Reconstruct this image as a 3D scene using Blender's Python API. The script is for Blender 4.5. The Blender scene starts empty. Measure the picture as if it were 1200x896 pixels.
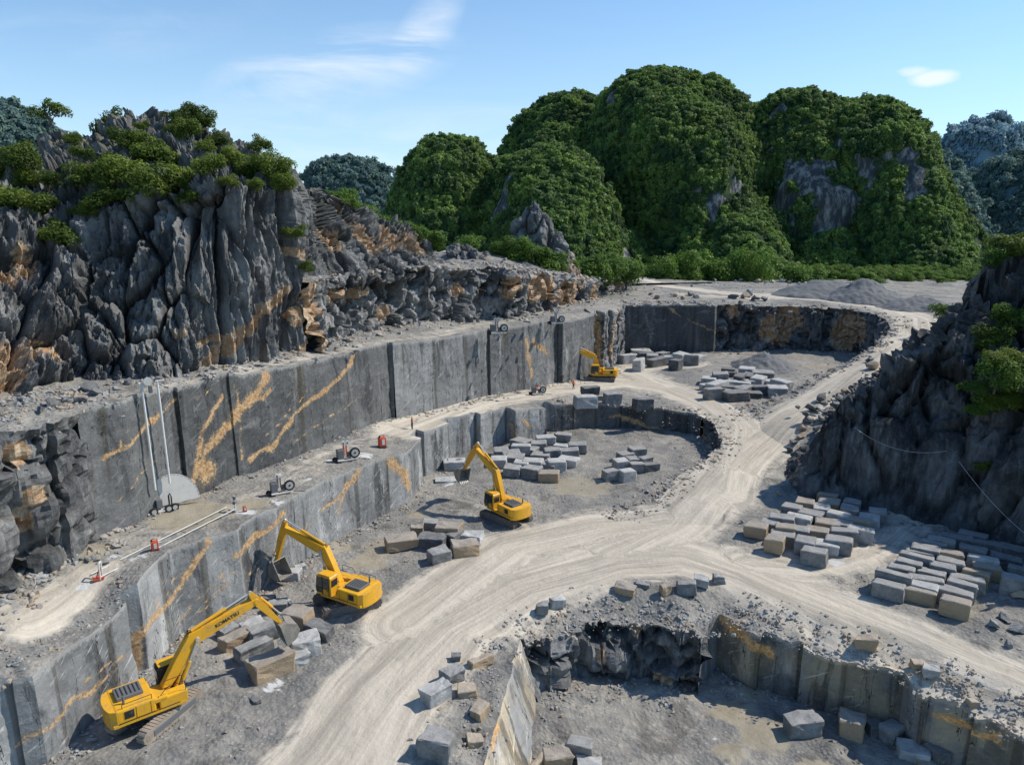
import bpy, bmesh, math, random
import numpy as np
from mathutils import Vector, Matrix, Euler
from mathutils.geometry import delaunay_2d_cdt
random.seed(7); RNG = np.random.default_rng(7)
D = bpy.data; SC = bpy.context.scene; COL = SC.collection
PI = math.pi
# ------------------------------------------------------------------ camera
F = 850.0; H = 32.0; PITCH = math.atan(193/850.0)
CP, SP = math.cos(PITCH), math.sin(PITCH)
def ray(px, py):
    a = (px-600)/F; b = (448-py)/F
    return a, CP+b*SP, -SP+b*CP
def P(px, py, z):                    # point of the site at height z
    a, b, c = ray(px, py); t = (z-H)/c
    return np.array([a*t, b*t, z])
def PY(px, py, Y):                   # point of the site at depth Y
    a, b, c = ray(px, py); t = Y/b
    return np.array([a*t, Y, H+c*t])
cam = D.objects.new('camera', D.cameras.new('camera')); COL.objects.link(cam)
cam.location = (0, 0, H); cam.rotation_euler = (PI/2-PITCH, 0, 0)
cam.data.sensor_width = 36; cam.data.lens = 36*F/1200; cam.data.clip_end = 6000; cam.data.clip_start = .5
SC.camera = cam
# ------------------------------------------------------------------ numpy noise
def _h(ix, iy, iz, s=0):
    n = (ix.astype(np.int64)*73856093) ^ (iy.astype(np.int64)*19349663) ^ (iz.astype(np.int64)*83492791) ^ (s*2654435761)
    n = (n ^ (n >> 13)) * 1274126177
    n = n & 0xffffffff
    n = ((n ^ (n >> 16)) * 2246822519) & 0xffffffff
    return ((n ^ (n >> 13)) & 0xffffff)/float(0xffffff)
def vnoise(p, s=0):                  # smooth value noise, -1..1
    p = np.asarray(p, float); i = np.floor(p); f = p-i; f = f*f*f*(f*(f*6-15)+10)
    x, y, z = i[:, 0], i[:, 1], i[:, 2]; r = 0
    for dx in (0, 1):
        wx = f[:, 0] if dx else 1-f[:, 0]
        for dy in (0, 1):
            wy = f[:, 1] if dy else 1-f[:, 1]
            for dz in (0, 1):
                wz = f[:, 2] if dz else 1-f[:, 2]
                r = r + wx*wy*wz*_h(x+dx, y+dy, z+dz, s)
    return r*2-1
def fbm(p, o=4, s=0, g=.5):
    p = np.asarray(p, float); a = 1; r = 0; t = 0
    for k in range(o):
        r = r+a*vnoise(p*(2.03**k)+17.3*k, s+k); t += a; a *= g
    return r/t
def ridged(p, o=4, s=0):
    p = np.asarray(p, float); a = 1; r = 0; t = 0
    for k in range(o):
        r = r+a*(1-2*np.abs(vnoise(p*(2.03**k)+9.7*k, s+k))); t += a; a *= .55
    return r/t
def voro(p, s=0):                    # F1, F2, cell hash, offset to the cell point
    p = np.asarray(p, float); i = np.floor(p); n = len(p)
    f1 = np.full(n, 9.); f2 = np.full(n, 9.); cid = np.zeros(n); off = np.zeros((n, 3))
    for dx in (-1, 0, 1):
        for dy in (-1, 0, 1):
            for dz in (-1, 0, 1):
                cx, cy, cz = i[:, 0]+dx, i[:, 1]+dy, i[:, 2]+dz
                q = np.stack([cx+_h(cx, cy, cz, s+1), cy+_h(cx, cy, cz, s+2), cz+_h(cx, cy, cz, s+3)], 1)
                d = np.sqrt(((p-q)**2).sum(1)); m = d < f1
                f2 = np.where(m, f1, np.minimum(f2, d))
                cid = np.where(m, _h(cx, cy, cz, s+4), cid); off[m] = (p-q)[m]
                f1 = np.where(m, d, f1)
    return f1, f2, cid, off
def sstep(a, b, x):
    t = np.clip((x-a)/(b-a), 0, 1); return t*t*(3-2*t)
def A3(x, y, z=0.): 
    x = np.asarray(x, float); return np.stack([x, np.zeros_like(x)+y, np.zeros_like(x)+z], 1)
class RBF:
    def __init__(s, pts, c=3.):
        pts = np.array(pts, float); s.p = pts[:, :2]; s.c = c; z = pts[:, 2]; n = len(z)
        K = np.sqrt(((s.p[:, None]-s.p[None])**2).sum(2)+c*c)
        M = np.zeros((n+1, n+1)); M[:n, :n] = K; M[:n, n] = 1; M[n, :n] = 1
        M[:n, :n] += np.eye(n)*-.15
        w = np.linalg.solve(M, np.append(z, 0)); s.w = w
    def __call__(s, x, y):
        x = np.atleast_1d(np.asarray(x, float)); y = np.atleast_1d(np.asarray(y, float)); r = np.zeros(len(x))
        if len(x) < 60: return np.sqrt((x[:, None]-s.p[:, 0])**2+(y[:, None]-s.p[:, 1])**2+s.c**2) @ s.w[:-1]+s.w[-1]
        for k in range(len(s.p)):
            r += s.w[k]*np.sqrt((x-s.p[k, 0])**2+(y-s.p[k, 1])**2+s.c**2)
        return r+s.w[-1]
# ------------------------------------------------------------------ mesh helpers
def mesh(name, V, Fc, attrs=None, smooth=False, mats=(), mi=None):
    V = np.asarray(V, np.float32); me = D.meshes.new(name)
    if isinstance(Fc, np.ndarray):
        k = Fc.shape[1]; n = len(Fc)
        me.vertices.add(len(V)); me.vertices.foreach_set('co', V.ravel())
        me.loops.add(n*k); me.loops.foreach_set('vertex_index', Fc.ravel().astype(np.int32))
        me.polygons.add(n); me.polygons.foreach_set('loop_start', np.arange(0, n*k, k, dtype=np.int32))
        me.update(calc_edges=True)
    else:
        me.from_pydata([tuple(map(float, v)) for v in V], [], [list(map(int, f)) for f in Fc])
    for k, a in (attrs or {}).items():
        at = me.attributes.new(k, 'FLOAT', 'POINT'); at.data.foreach_set('value', np.asarray(a, np.float32))
    me.polygons.foreach_set('use_smooth', np.full(len(me.polygons), bool(smooth)))
    for m in mats: me.materials.append(m)
    if mi is not None: me.polygons.foreach_set('material_index', np.asarray(mi, np.int32))
    me.update(); return me
def link(name, me, parent=None, **props):
    o = D.objects.new(name, me); COL.objects.link(o)
    if parent: o.parent = parent
    for k, v in props.items(): o[k] = v
    return o
def tag(o, label=None, category=None, group=None, kind=None):
    for k, v in (('label', label), ('category', category), ('group', group), ('kind', kind)):
        if v: o[k] = v
    return o
def empty(name, loc, rz=0, **kw):
    o = D.objects.new(name, None); COL.objects.link(o); o.location = loc; o.rotation_euler = (0, 0, rz); o.empty_display_size = .3
    return tag(o, **kw)
def copy_tree(o, parent=None):
    c = o.copy(); COL.objects.link(c); c.parent = parent
    for ch in list(o.children): copy_tree(ch, c)
    return c
class MB:                            # collects simple shaped solids into ONE mesh
    def __init__(s): s.V = []; s.F = []
    def add(s, V, Fc):
        n = len(s.V); s.V += [tuple(v) for v in V]; s.F += [[i+n for i in f] for f in Fc]; return s
    def box(s, c, d, M=None, taper=0, bev=0.0):
        x, y, z = d[0]/2, d[1]/2, d[2]/2
        b = min(bev, x*.45, y*.45, z*.45)
        if b > 0:
            bm = bmesh.new(); bmesh.ops.create_cube(bm, size=1)
            for v in bm.verts: v.co = Vector((v.co.x*d[0], v.co.y*d[1], v.co.z*d[2]))
            bmesh.ops.bevel(bm, geom=list(bm.edges), offset=b, segments=2, affect='EDGES', profile=.6)
            V = [v.co.copy() for v in bm.verts]; bm.verts.index_update(); Fc = [[v.index for v in f.verts] for f in bm.faces]; bm.free()
        else:
            V = [Vector((i*x, j*y, k*z)) for k in (-1, 1) for j in (-1, 1) for i in (-1, 1)]
            Fc = [(0, 2, 3, 1), (4, 5, 7, 6), (0, 1, 5, 4), (2, 6, 7, 3), (0, 4, 6, 2), (1, 3, 7, 5)]
        if taper:
            V = [Vector((v.x*(1-taper*(v.z/z*.5+.5)), v.y*(1-taper*(v.z/z*.5+.5)), v.z)) for v in V]
        if M is not None: V = [M @ v for v in V]
        return s.add([v+Vector(c) for v in V], Fc)
    def cyl(s, a, b, r, r2=None, n=10, caps=True):
        a, b = Vector(a), Vector(b); r2 = r if r2 is None else r2; d = (b-a).normalized()
        q = d.to_track_quat('Z', 'Y'); V = []; Fc = []
        for c, rr in ((a, r), (b, r2)):
            for k in range(n):
                t = 2*PI*k/n; V.append(c+q @ Vector((rr*math.cos(t), rr*math.sin(t), 0)))
        for k in range(n): Fc.append((k, (k+1) % n, n+(k+1) % n, n+k))
        if caps: Fc += [tuple(range(n-1, -1, -1)), tuple(range(n, 2*n))]
        return s.add(V, Fc)
    def prism(s, prof, y0, y1, M=None):       # profile in x,z extruded along y
        n = len(prof); V = [Vector((p[0], y, p[1])) for y in (y0, y1) for p in prof]
        if M is not None: V = [M @ v for v in V]
        Fc = [tuple(range(n)), tuple(range(2*n-1, n-1, -1))]+[(k, n+k, n+(k+1) % n, (k+1) % n) for k in range(n)]
        return s.add(V, Fc)
    def tube(s, pts, r, n=6):
        for a, b in zip(pts[:-1], pts[1:]): s.cyl(a, b, r, n=n)
        return s
    def build(s, name, mat, parent=None, bevel=0, smooth=False):
        bm = bmesh.new(); vs = [bm.verts.new(v) for v in s.V]
        for f in s.F:
            try: bm.faces.new([vs[i] for i in f])
            except ValueError: pass
        bmesh.ops.recalc_face_normals(bm, faces=bm.faces)
        if bevel:
            ed = [e for e in bm.edges if len(e.link_faces) == 2 and e.calc_face_angle(0) > .5]
            bmesh.ops.bevel(bm, geom=ed, offset=bevel, segments=2, affect='EDGES', clamp_overlap=True)
        me = D.meshes.new(name); bm.to_mesh(me); bm.free()
        if isinstance(mat, (list, tuple)): [me.materials.append(m) for m in mat]
        else: me.materials.append(mat)
        if smooth:
            for p in me.polygons: p.use_smooth = True
        return link(name, me, parent)
def resample(pts, step):
    pts = np.asarray(pts, float); out = [pts[0]]
    for a, b in zip(pts[:-1], pts[1:]):
        n = max(1, int(round(np.linalg.norm((b-a)[:2])/step)))
        for k in range(1, n+1): out.append(a+(b-a)*k/n)
    return np.array(out)
def polydist(x, y, path, step=3):    # distance, along, signed across
    x = np.asarray(x, float); y = np.asarray(y, float)
    if len(x) < 60 and len(path) > 3:
        A = np.asarray(path)[:-1, :2]; Bv = np.asarray(path)[1:, :2]-A; l2 = (Bv**2).sum(1)+1e-12; ln = np.sqrt(l2); cum = np.concatenate([[0], np.cumsum(ln)])[:-1]
        t = np.clip(((x[:, None]-A[:, 0])*Bv[:, 0]+(y[:, None]-A[:, 1])*Bv[:, 1])/l2, 0, 1); ex = x[:, None]-A[:, 0]-t*Bv[:, 0]; ey = y[:, None]-A[:, 1]-t*Bv[:, 1]; q = np.hypot(ex, ey); k = q.argmin(1); r = np.arange(len(x))
        return q[r, k], cum[k]+t[r, k]*ln[k], q[r, k]*np.sign(Bv[k, 0]*ey[r, k]-Bv[k, 1]*ex[r, k])
    best = np.full(len(x), 1e9); al = np.zeros(len(x)); ac = np.zeros(len(x)); L = 0; par = np.zeros(len(x))
    for a, b in zip(path[:-1], path[1:]):
        d = (b-a)[:2]; l = np.hypot(*d)
        if l < 1e-6: continue
        t = np.clip(((x-a[0])*d[0]+(y-a[1])*d[1])/l/l, 0, 1)
        ex, ey = x-a[0]-t*d[0], y-a[1]-t*d[1]; q = np.hypot(ex, ey); m = q < best
        sg = np.sign(d[0]*ey-d[1]*ex)
        best = np.where(m, q, best); al = np.where(m, L+t*l, al); ac = np.where(m, q*sg, ac); L += l
    return best, al, ac
def inside(x, y, poly):
    r = np.zeros(len(x), bool); n = len(poly); j = n-1
    for i in range(n):
        xi, yi = poly[i][:2]; xj, yj = poly[j][:2]
        c = ((yi > y) != (yj > y)) & (x < (xj-xi)*(y-yi)/((yj-yi) if yj != yi else 1e-9)+xi)
        r ^= c; j = i
    return r
# ------------------------------------------------------------------ node helpers
class NT:
    def __init__(s, name):
        s.m = D.materials.new(name); s.m.use_nodes = True; s.t = s.m.node_tree; s.t.nodes.clear()
        s.out = s.n('ShaderNodeOutputMaterial'); s.b = s.n('ShaderNodeBsdfPrincipled')
        s.l(s.b.outputs[0], s.out.inputs[0]); s.b.inputs['Roughness'].default_value = .9
        s.b.inputs['Specular IOR Level'].default_value = .25
        s.geo = s.n('ShaderNodeNewGeometry'); s.pos = s.geo.outputs['Position']
    def n(s, t, **k):
        x = s.t.nodes.new(t)
        for a, v in k.items(): setattr(x, a, v)
        return x
    def l(s, a, b): s.t.links.new(a, b)
    def set(s, i, v):
        if isinstance(v, bpy.types.NodeSocket): s.l(v, i)
        elif isinstance(v, (tuple, list)): i.default_value = tuple(v)+((1,) if len(v) == 3 and len(i.default_value) == 4 else ())
        else: i.default_value = v
    def attr(s, name): x = s.n('ShaderNodeAttribute', attribute_name=name); return x.outputs['Fac']
    def math(s, op, a, b=0., c=0.):
        x = s.n('ShaderNodeMath', operation=op); s.set(x.inputs[0], a); s.set(x.inputs[1], b); s.set(x.inputs[2], c); return x.outputs[0]
    def vec(s, x=0., y=0., z=0.):
        c = s.n('ShaderNodeCombineXYZ'); s.set(c.inputs[0], x); s.set(c.inputs[1], y); s.set(c.inputs[2], z); return c.outputs[0]
    def sep(s, v): c = s.n('ShaderNodeSeparateXYZ'); s.l(v, c.inputs[0]); return c.outputs
    def scl(s, v, k):
        x = s.n('ShaderNodeVectorMath', operation='MULTIPLY'); s.set(x.inputs[0], v); s.set(x.inputs[1], k if isinstance(k, tuple) else (k, k, k)); return x.outputs[0]
    def noise(s, v, sc=1., det=4., rough=.55, dist=0.):
        x = s.n('ShaderNodeTexNoise'); s.l(v, x.inputs['Vector']); x.inputs['Scale'].default_value = sc
        x.inputs['Detail'].default_value = det; x.inputs['Roughness'].default_value = rough; x.inputs['Distortion'].default_value = dist
        return x.outputs['Fac']
    def voro(s, v, sc=1., feat='F1', out='Distance'):
        x = s.n('ShaderNodeTexVoronoi', feature=feat); s.l(v, x.inputs['Vector']); x.inputs['Scale'].default_value = sc; return x.outputs[out]
    def ramp(s, v, stops, interp='LINEAR'):
        x = s.n('ShaderNodeValToRGB'); s.set(x.inputs[0], v); r = x.color_ramp; r.interpolation = interp
        while len(r.elements) < len(stops): r.elements.new(.5)
        for e, (p, c) in zip(r.elements, stops):
            e.position = p; e.color = (c, c, c, 1) if not isinstance(c, tuple) else c+(1,)
        return x.outputs[0]
    def ss(s, v, a, b):
        x = s.n('ShaderNodeMapRange', interpolation_type='SMOOTHSTEP'); s.set(x.inputs[0], v)
        x.inputs[1].default_value = a; x.inputs[2].default_value = b; return x.outputs[0]
    def mix(s, f, a, b, mode='MIX'):
        x = s.n('ShaderNodeMix', data_type='RGBA', blend_type=mode); s.set(x.inputs[0], f); s.set(x.inputs[6], a); s.set(x.inputs[7], b); return x.outputs[2]
    def bump(s, h, st=.5, d=.1, nrm=None):
        x = s.n('ShaderNodeBump'); x.inputs['Strength'].default_value = st; x.inputs['Distance'].default_value = d; s.l(h, x.inputs['Height'])
        if nrm is not None: s.l(nrm, x.inputs['Normal'])
        return x.outputs[0]
    def end(s, col, nrm=None, rough=None):
        s.set(s.b.inputs['Base Color'], col)
        if nrm is not None: s.l(nrm, s.b.inputs['Normal'])
        if rough is not None: s.set(s.b.inputs['Roughness'], rough)
        return s.m
def mat_ground():
    t = NT('quarry_ground'); p = t.pos
    dust, ru, rv, tan, pale = t.attr('dust'), t.attr('ru'), t.attr('rv'), t.attr('tan'), t.attr('pale')
    n1 = t.noise(p, .12, 5, .6); n2 = t.noise(p, .9, 6, .7); n3 = t.noise(p, 5, 4, .7); n4 = t.noise(p, .35, 6, .65, 1.5)
    big = t.noise(p, .05, 4, .6, .8); grav = t.mix(t.ss(n1, .32, .68), (.18, .174, .162), (.37, .345, .30)); grav = t.mix(t.math('MULTIPLY', t.ss(big, .5, .68), .7), grav, (.40, .365, .305)); grav = t.mix(t.math('MULTIPLY', t.ss(n4, .47, .34), .55), grav, (.10, .102, .105))
    grav = t.mix(t.ss(n2, .35, .7), t.mix(.55, grav, (.115, .118, .12)), grav)
    peb = t.voro(p, 3.2, 'F1', 'Distance'); pc = t.voro(p, 3.2, 'F1', 'Color')
    pv = t.math('MULTIPLY', t.ss(peb, .34, .18), t.ss(t.sep(pc)[0], .7, .98))
    grav = t.mix(t.math('MULTIPLY', pv, .6), grav, (.42, .415, .40))
    grav = t.mix(t.math('MULTIPLY', t.ss(n3, .48, .75), .5), grav, (.30, .295, .285))
    sv = t.vec(t.math('MULTIPLY', ru, 1.0), t.math('MULTIPLY', rv, .07), t.math('MULTIPLY', n1, .6))
    s1 = t.noise(sv, .8, 7, .68, 1.2); sv2 = t.vec(t.math('MULTIPLY', ru, .42), t.math('MULTIPLY', rv, .02), 3.)
    s2 = t.noise(sv2, 1., 5, .65, .8)
    road = t.mix(t.ss(s1, .32, .68), (.35, .31, .25), (.62, .555, .46))
    road = t.mix(t.math('MULTIPLY', t.ss(s2, .5, .66), .65), road, (.25, .225, .185))
    road = t.mix(t.math('MULTIPLY', t.ss(n4, .56, .75), .5), road, (.26, .24, .21))
    road = t.mix(t.math('MULTIPLY', n3, .35), road, (.40, .375, .33))
    m = t.math('ADD', dust, t.math('MULTIPLY', t.math('SUBTRACT', n4, .5), .95)); m = t.math('ADD', m, t.math('MULTIPLY', t.math('SUBTRACT', s1, .5), .6))
    m = t.math('ADD', m, t.math('MULTIPLY', t.math('SUBTRACT', n2, .5), .35))
    c = t.mix(t.ss(m, .3, .8), grav, road)
    wet = t.ss(t.noise(p, .17, 5, .62, 1.), .56, .66); wet = t.math('MULTIPLY', wet, t.ss(m, .75, .35)); c = t.mix(t.math('MULTIPLY', wet, .6), c, (.085, .08, .072))
    tm = t.ss(t.math('ADD', tan, t.math('MULTIPLY', t.math('SUBTRACT', n4, .5), 1.)), .45, .62)
    c = t.mix(t.math('MULTIPLY', tm, .85), c, t.mix(n2, (.25, .215, .15), (.36, .32, .245)))
    pm = t.ss(t.math('ADD', pale, t.math('MULTIPLY', t.math('SUBTRACT', n4, .5), 2.2)), .5, .68)
    c = t.mix(pm, c, t.mix(n3, (.42, .43, .43), (.6, .6, .59)))
    b1 = t.bump(t.math('ADD', t.math('MULTIPLY', n2, 1.), t.math('MULTIPLY', s1, .5)), .55, .3)
    hp = t.math('ADD', t.math('MULTIPLY', n3, .6), t.math('SUBTRACT', 1., peb))
    b2 = t.n('ShaderNodeBump'); b2.inputs['Distance'].default_value = .12; t.l(hp, b2.inputs['Height']); t.l(b1, b2.inputs['Normal'])
    t.set(b2.inputs['Strength'], t.math('SUBTRACT', .7, t.math('MULTIPLY', t.math('MAXIMUM', t.ss(m, .38, .68), t.math('MAXIMUM', pm, tm)), .6)))
    r = t.math('SUBTRACT', .95, t.math('MULTIPLY', tm, .45))
    return t.end(c, b2.outputs[0], r)
def mat_sawn(name='sawn_limestone', dark=1., warm=0.):
    t = NT(name); p = t.pos; u, v, vein, tone, rough = t.attr('u'), t.attr('h'), t.attr('vein'), t.attr('tone'), t.attr('rough')
    uv = t.vec(u, v, 0.); n1 = t.noise(p, .25, 5, .6); n3 = t.noise(p, 4, 5, .7); nw = t.noise(p, .5, 4, .6)
    st = t.noise(t.vec(t.math('MULTIPLY', u, .5), t.math('MULTIPLY', v, .08), t.math('MULTIPLY', nw, .6)), 1., 7, .62, .5)
    st2 = t.noise(t.vec(t.math('MULTIPLY', u, 3.1), t.math('MULTIPLY', v, .12), 4.), 1., 3, .6)
    bed = t.noise(t.vec(t.math('ADD', t.math('MULTIPLY', u, .12), t.math('MULTIPLY', v, -.55)), t.math('ADD', t.math('MULTIPLY', v, .3), t.math('MULTIPLY', u, .2)), 8.), 1., 6, .6, .4)
    K = dark; dd, jt = t.attr('dd'), t.attr('rough')
    c = t.mix(t.ss(n1, .3, .7), (.11*K, .115*K, .12*K), (.22*K, .225*K, .225*K))
    c = t.mix(tone, t.mix(.5, c, (.05*K, .054*K, .058*K)), t.mix(.45, c, (.42*K, .425*K, .42*K)))
    c = t.mix(t.math('MULTIPLY', t.ss(st, .54, .74), .7), c, (.42*K, .425*K, .42*K))
    c = t.mix(t.math('MULTIPLY', t.ss(st, .46, .35), .75), c, (.035, .037, .041))
    c = t.mix(t.math('MULTIPLY', t.math('MULTIPLY', t.ss(st2, .58, .75), t.ss(nw, .45, .6)), .5), c, (.36*K, .36*K, .35*K))
    c = t.mix(t.math('MULTIPLY', t.ss(bed, .56, .7), .35), c, (.30, .30, .295))
    c = t.mix(t.math('MULTIPLY', t.ss(bed, .44, .32), .3), c, (.075, .078, .082))
    # fine pale scratches running diagonally
    sc = t.noise(t.vec(t.math('ADD', t.math('MULTIPLY', u, .22), t.math('MULTIPLY', v, .18)), t.math('SUBTRACT', t.math('MULTIPLY', v, 2.4), t.math('MULTIPLY', u, 1.5)), 2.), 1., 3, .7, .5)
    c = t.mix(t.math('MULTIPLY', t.ss(sc, .60, .68), .55), c, (.46*K, .46*K, .45*K))
    # brown water stains
    br = t.noise(t.vec(t.math('MULTIPLY', u, .33), t.math('MULTIPLY', v, .02), 11.), 1., 3, .5)
    c = t.mix(t.math('MULTIPLY', t.ss(br, .63, .68), .7), c, (.075, .066, .048))
    ck = t.noise(t.vec(t.math('MULTIPLY', u, .38), t.math('MULTIPLY', v, .05), 21.), 1., 5, .6, .2); c = t.mix(t.ss(t.math('ABSOLUTE', t.math('SUBTRACT', ck, .5)), .004, .0015), c, (.03, .031, .033))
    jm = t.ss(t.math('ADD', jt, t.math('MULTIPLY', t.math('SUBTRACT', nw, .5), .8)), .45, .8); c = t.mix(t.math('MULTIPLY', jm, .55), c, (.05, .044, .034))
    tp = t.ss(t.math('ADD', dd, t.math('MULTIPLY', t.math('SUBTRACT', n3, .5), 1.4)), .45, .1); c = t.mix(t.math('MULTIPLY', tp, .6), c, (.40, .395, .38))
    # ochre veins
    vm = t.math('ADD', vein, t.math('MULTIPLY', t.math('SUBTRACT', nw, .5), 1.1)); vm = t.math('ADD', vm, t.math('MULTIPLY', t.math('SUBTRACT', n3, .5), .9))
    c = t.mix(t.math('MULTIPLY', t.ss(vm, .3, .6), .4), c, (.30, .22, .13))
    c = t.mix(t.math('MULTIPLY', t.ss(vm, .55, .78), .85), c, t.mix(t.ss(n3, .35, .65), (.36, .18, .065), (.60, .42, .23)))
    c = t.mix(t.math('MULTIPLY', t.ss(n3, .5, .75), .22), c, (.36, .36, .35))
    if warm: c = t.mix(t.math('MULTIPLY', t.ss(n1, .35, .6), warm), c, t.mix(1., c, (1.5, 1.22, .85), 'MULTIPLY'))
    h = t.math('ADD', t.math('MULTIPLY', st, .4), t.math('MULTIPLY', n3, .6)); h = t.math('ADD', h, t.math('MULTIPLY', nw, .8))
    return t.end(c, t.bump(h, .55, .18), .85)
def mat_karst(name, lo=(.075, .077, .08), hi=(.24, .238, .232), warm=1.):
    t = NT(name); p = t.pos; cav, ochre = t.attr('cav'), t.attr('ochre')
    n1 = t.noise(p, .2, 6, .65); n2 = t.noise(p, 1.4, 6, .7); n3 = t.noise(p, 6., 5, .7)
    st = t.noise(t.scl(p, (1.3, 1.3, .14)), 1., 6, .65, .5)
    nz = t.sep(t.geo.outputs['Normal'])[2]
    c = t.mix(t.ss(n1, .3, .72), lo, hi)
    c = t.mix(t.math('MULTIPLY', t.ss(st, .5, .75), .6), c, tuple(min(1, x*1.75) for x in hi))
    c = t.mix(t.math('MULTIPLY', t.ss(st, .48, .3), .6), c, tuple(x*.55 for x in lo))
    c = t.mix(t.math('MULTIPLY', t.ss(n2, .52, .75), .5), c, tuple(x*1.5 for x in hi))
    c = t.mix(t.math('MULTIPLY', cav, .75), c, tuple(x*.35 for x in lo))  # groove tone: weathering plus crevice darkening painted into the colour
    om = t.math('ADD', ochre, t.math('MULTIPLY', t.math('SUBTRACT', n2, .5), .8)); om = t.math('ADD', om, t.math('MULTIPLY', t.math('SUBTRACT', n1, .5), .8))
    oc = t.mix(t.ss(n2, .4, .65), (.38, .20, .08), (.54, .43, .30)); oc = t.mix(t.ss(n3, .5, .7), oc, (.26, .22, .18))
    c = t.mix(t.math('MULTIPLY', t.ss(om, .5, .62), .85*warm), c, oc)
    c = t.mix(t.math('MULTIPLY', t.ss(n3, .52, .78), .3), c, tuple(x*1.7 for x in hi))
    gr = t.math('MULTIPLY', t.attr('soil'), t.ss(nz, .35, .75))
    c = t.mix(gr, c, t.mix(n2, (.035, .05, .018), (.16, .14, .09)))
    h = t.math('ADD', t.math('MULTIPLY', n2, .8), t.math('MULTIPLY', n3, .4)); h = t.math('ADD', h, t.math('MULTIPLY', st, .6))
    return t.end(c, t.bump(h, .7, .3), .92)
def mat_hill(name):
    t = NT(name); p = t.pos; r = t.attr('rock'); n = t.noise(p, .25, 5, .7); n2 = t.noise(t.scl(p, (.5, .5, .12)), 1., 5, .65)
    g = t.mix(t.ss(n, .35, .7), (.014, .036, .014), (.045, .08, .025)); k = t.mix(t.ss(n2, .42, .68), (.045, .052, .058), (.26, .26, .25))
    return t.end(t.mix(t.ss(t.math('ADD', r, t.math('MULTIPLY', t.math('SUBTRACT', n, .5), .6)), .4, .6), g, k), t.bump(n2, .6, 1.5), .95)
def mat_rock(name, a=(.11, .112, .115), b=(.27, .27, .265), orange=0., top=0.35):
    t = NT(name); tc = t.n('ShaderNodeTexCoord'); oi = t.n('ShaderNodeObjectInfo'); r = oi.outputs['Random']; p = t.pos
    n1 = t.noise(p, .9, 5, .65); n2 = t.noise(p, 4.5, 5, .7); n3 = t.noise(p, 14., 3, .7)
    c = t.mix(t.ss(n1, .3, .7), a, b); c = t.mix(t.math('MULTIPLY', r, .45), c, t.mix(.5, c, (.34, .33, .31)))
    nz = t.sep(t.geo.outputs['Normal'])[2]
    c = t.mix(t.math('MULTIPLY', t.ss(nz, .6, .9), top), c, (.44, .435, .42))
    c = t.mix(t.math('MULTIPLY', t.ss(n2, .53, .75), .45), c, (.42, .415, .40)); c = t.mix(t.math('MULTIPLY', t.ss(n2, .45, .28), .5), c, (.06, .062, .066))
    if orange:
        om = t.ss(t.math('ADD', t.noise(p, .55, 4, .6), t.math('MULTIPLY', n2, .25)), .62-orange*.25, .72-orange*.25)
        side = t.ss(nz, .8, .5)
        om = t.math('MULTIPLY', om, t.math('ADD', .35, t.math('MULTIPLY', side, .6)))
        c = t.mix(om, c, t.mix(n2, (.27, .17, .09), (.46, .37, .26)))
    h = t.math('ADD', n2, t.math('MULTIPLY', n3, .5))
    return t.end(c, t.bump(h, .7, .08), .9)
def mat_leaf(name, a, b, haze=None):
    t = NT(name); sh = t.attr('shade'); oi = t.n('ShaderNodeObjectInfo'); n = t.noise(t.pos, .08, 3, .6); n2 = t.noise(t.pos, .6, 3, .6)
    f = t.math('ADD', t.math('MULTIPLY', sh, .55), t.math('MULTIPLY', oi.outputs['Random'], .25)); f = t.math('ADD', f, t.math('MULTIPLY', t.math('SUBTRACT', n, .5), 1.3))  # broad noise paints lit and dark areas into the leaf colour
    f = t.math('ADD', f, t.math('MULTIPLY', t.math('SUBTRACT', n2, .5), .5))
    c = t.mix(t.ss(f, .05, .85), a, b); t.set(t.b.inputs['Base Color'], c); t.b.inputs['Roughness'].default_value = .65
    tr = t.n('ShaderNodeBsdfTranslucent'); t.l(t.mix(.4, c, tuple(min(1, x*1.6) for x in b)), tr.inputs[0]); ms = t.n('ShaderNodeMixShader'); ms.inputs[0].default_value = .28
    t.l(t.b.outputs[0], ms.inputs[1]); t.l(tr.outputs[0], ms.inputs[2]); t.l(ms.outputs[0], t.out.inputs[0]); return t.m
def mat_plain(name, col, rough=.6, metal=0., dirt=0., dcol=(.25, .22, .18), bump=0., spec=.4):
    t = NT(name); tc = t.n('ShaderNodeTexCoord'); o = tc.outputs['Object']; n = t.noise(o, 1.6, 6, .65); n2 = t.noise(o, 9, 4, .7)
    c = t.mix(t.math('MULTIPLY', t.ss(n, .3, .75), .25), col, tuple(x*.7 for x in col))
    if dirt:
        z = t.sep(t.geo.outputs['Normal'])[2]
        dm = t.ss(t.math('ADD', t.math('MULTIPLY', n, .7), t.math('MULTIPLY', n2, .4)), .75-dirt*.4, .95-dirt*.25)
        c = t.mix(t.math('MULTIPLY', dm, .8), c, dcol)
    t.b.inputs['Metallic'].default_value = metal; t.b.inputs['Specular IOR Level'].default_value = spec
    return t.end(c, t.bump(n2, bump, .02) if bump else None, t.math('ADD', rough-.05, t.math('MULTIPLY', n, .15)))
M_ground = mat_ground(); M_sawn = mat_sawn(); M_sawnL = mat_sawn('light_sawn_limestone', 1.35); M_sawnD = mat_sawn('sawn_limestone_dark', .55)
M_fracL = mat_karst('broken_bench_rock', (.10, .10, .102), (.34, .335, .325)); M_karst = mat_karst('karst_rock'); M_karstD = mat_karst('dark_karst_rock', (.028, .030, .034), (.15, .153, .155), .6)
M_frac = mat_karst('fractured_rock', (.07, .073, .077), (.24, .24, .238))
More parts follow.
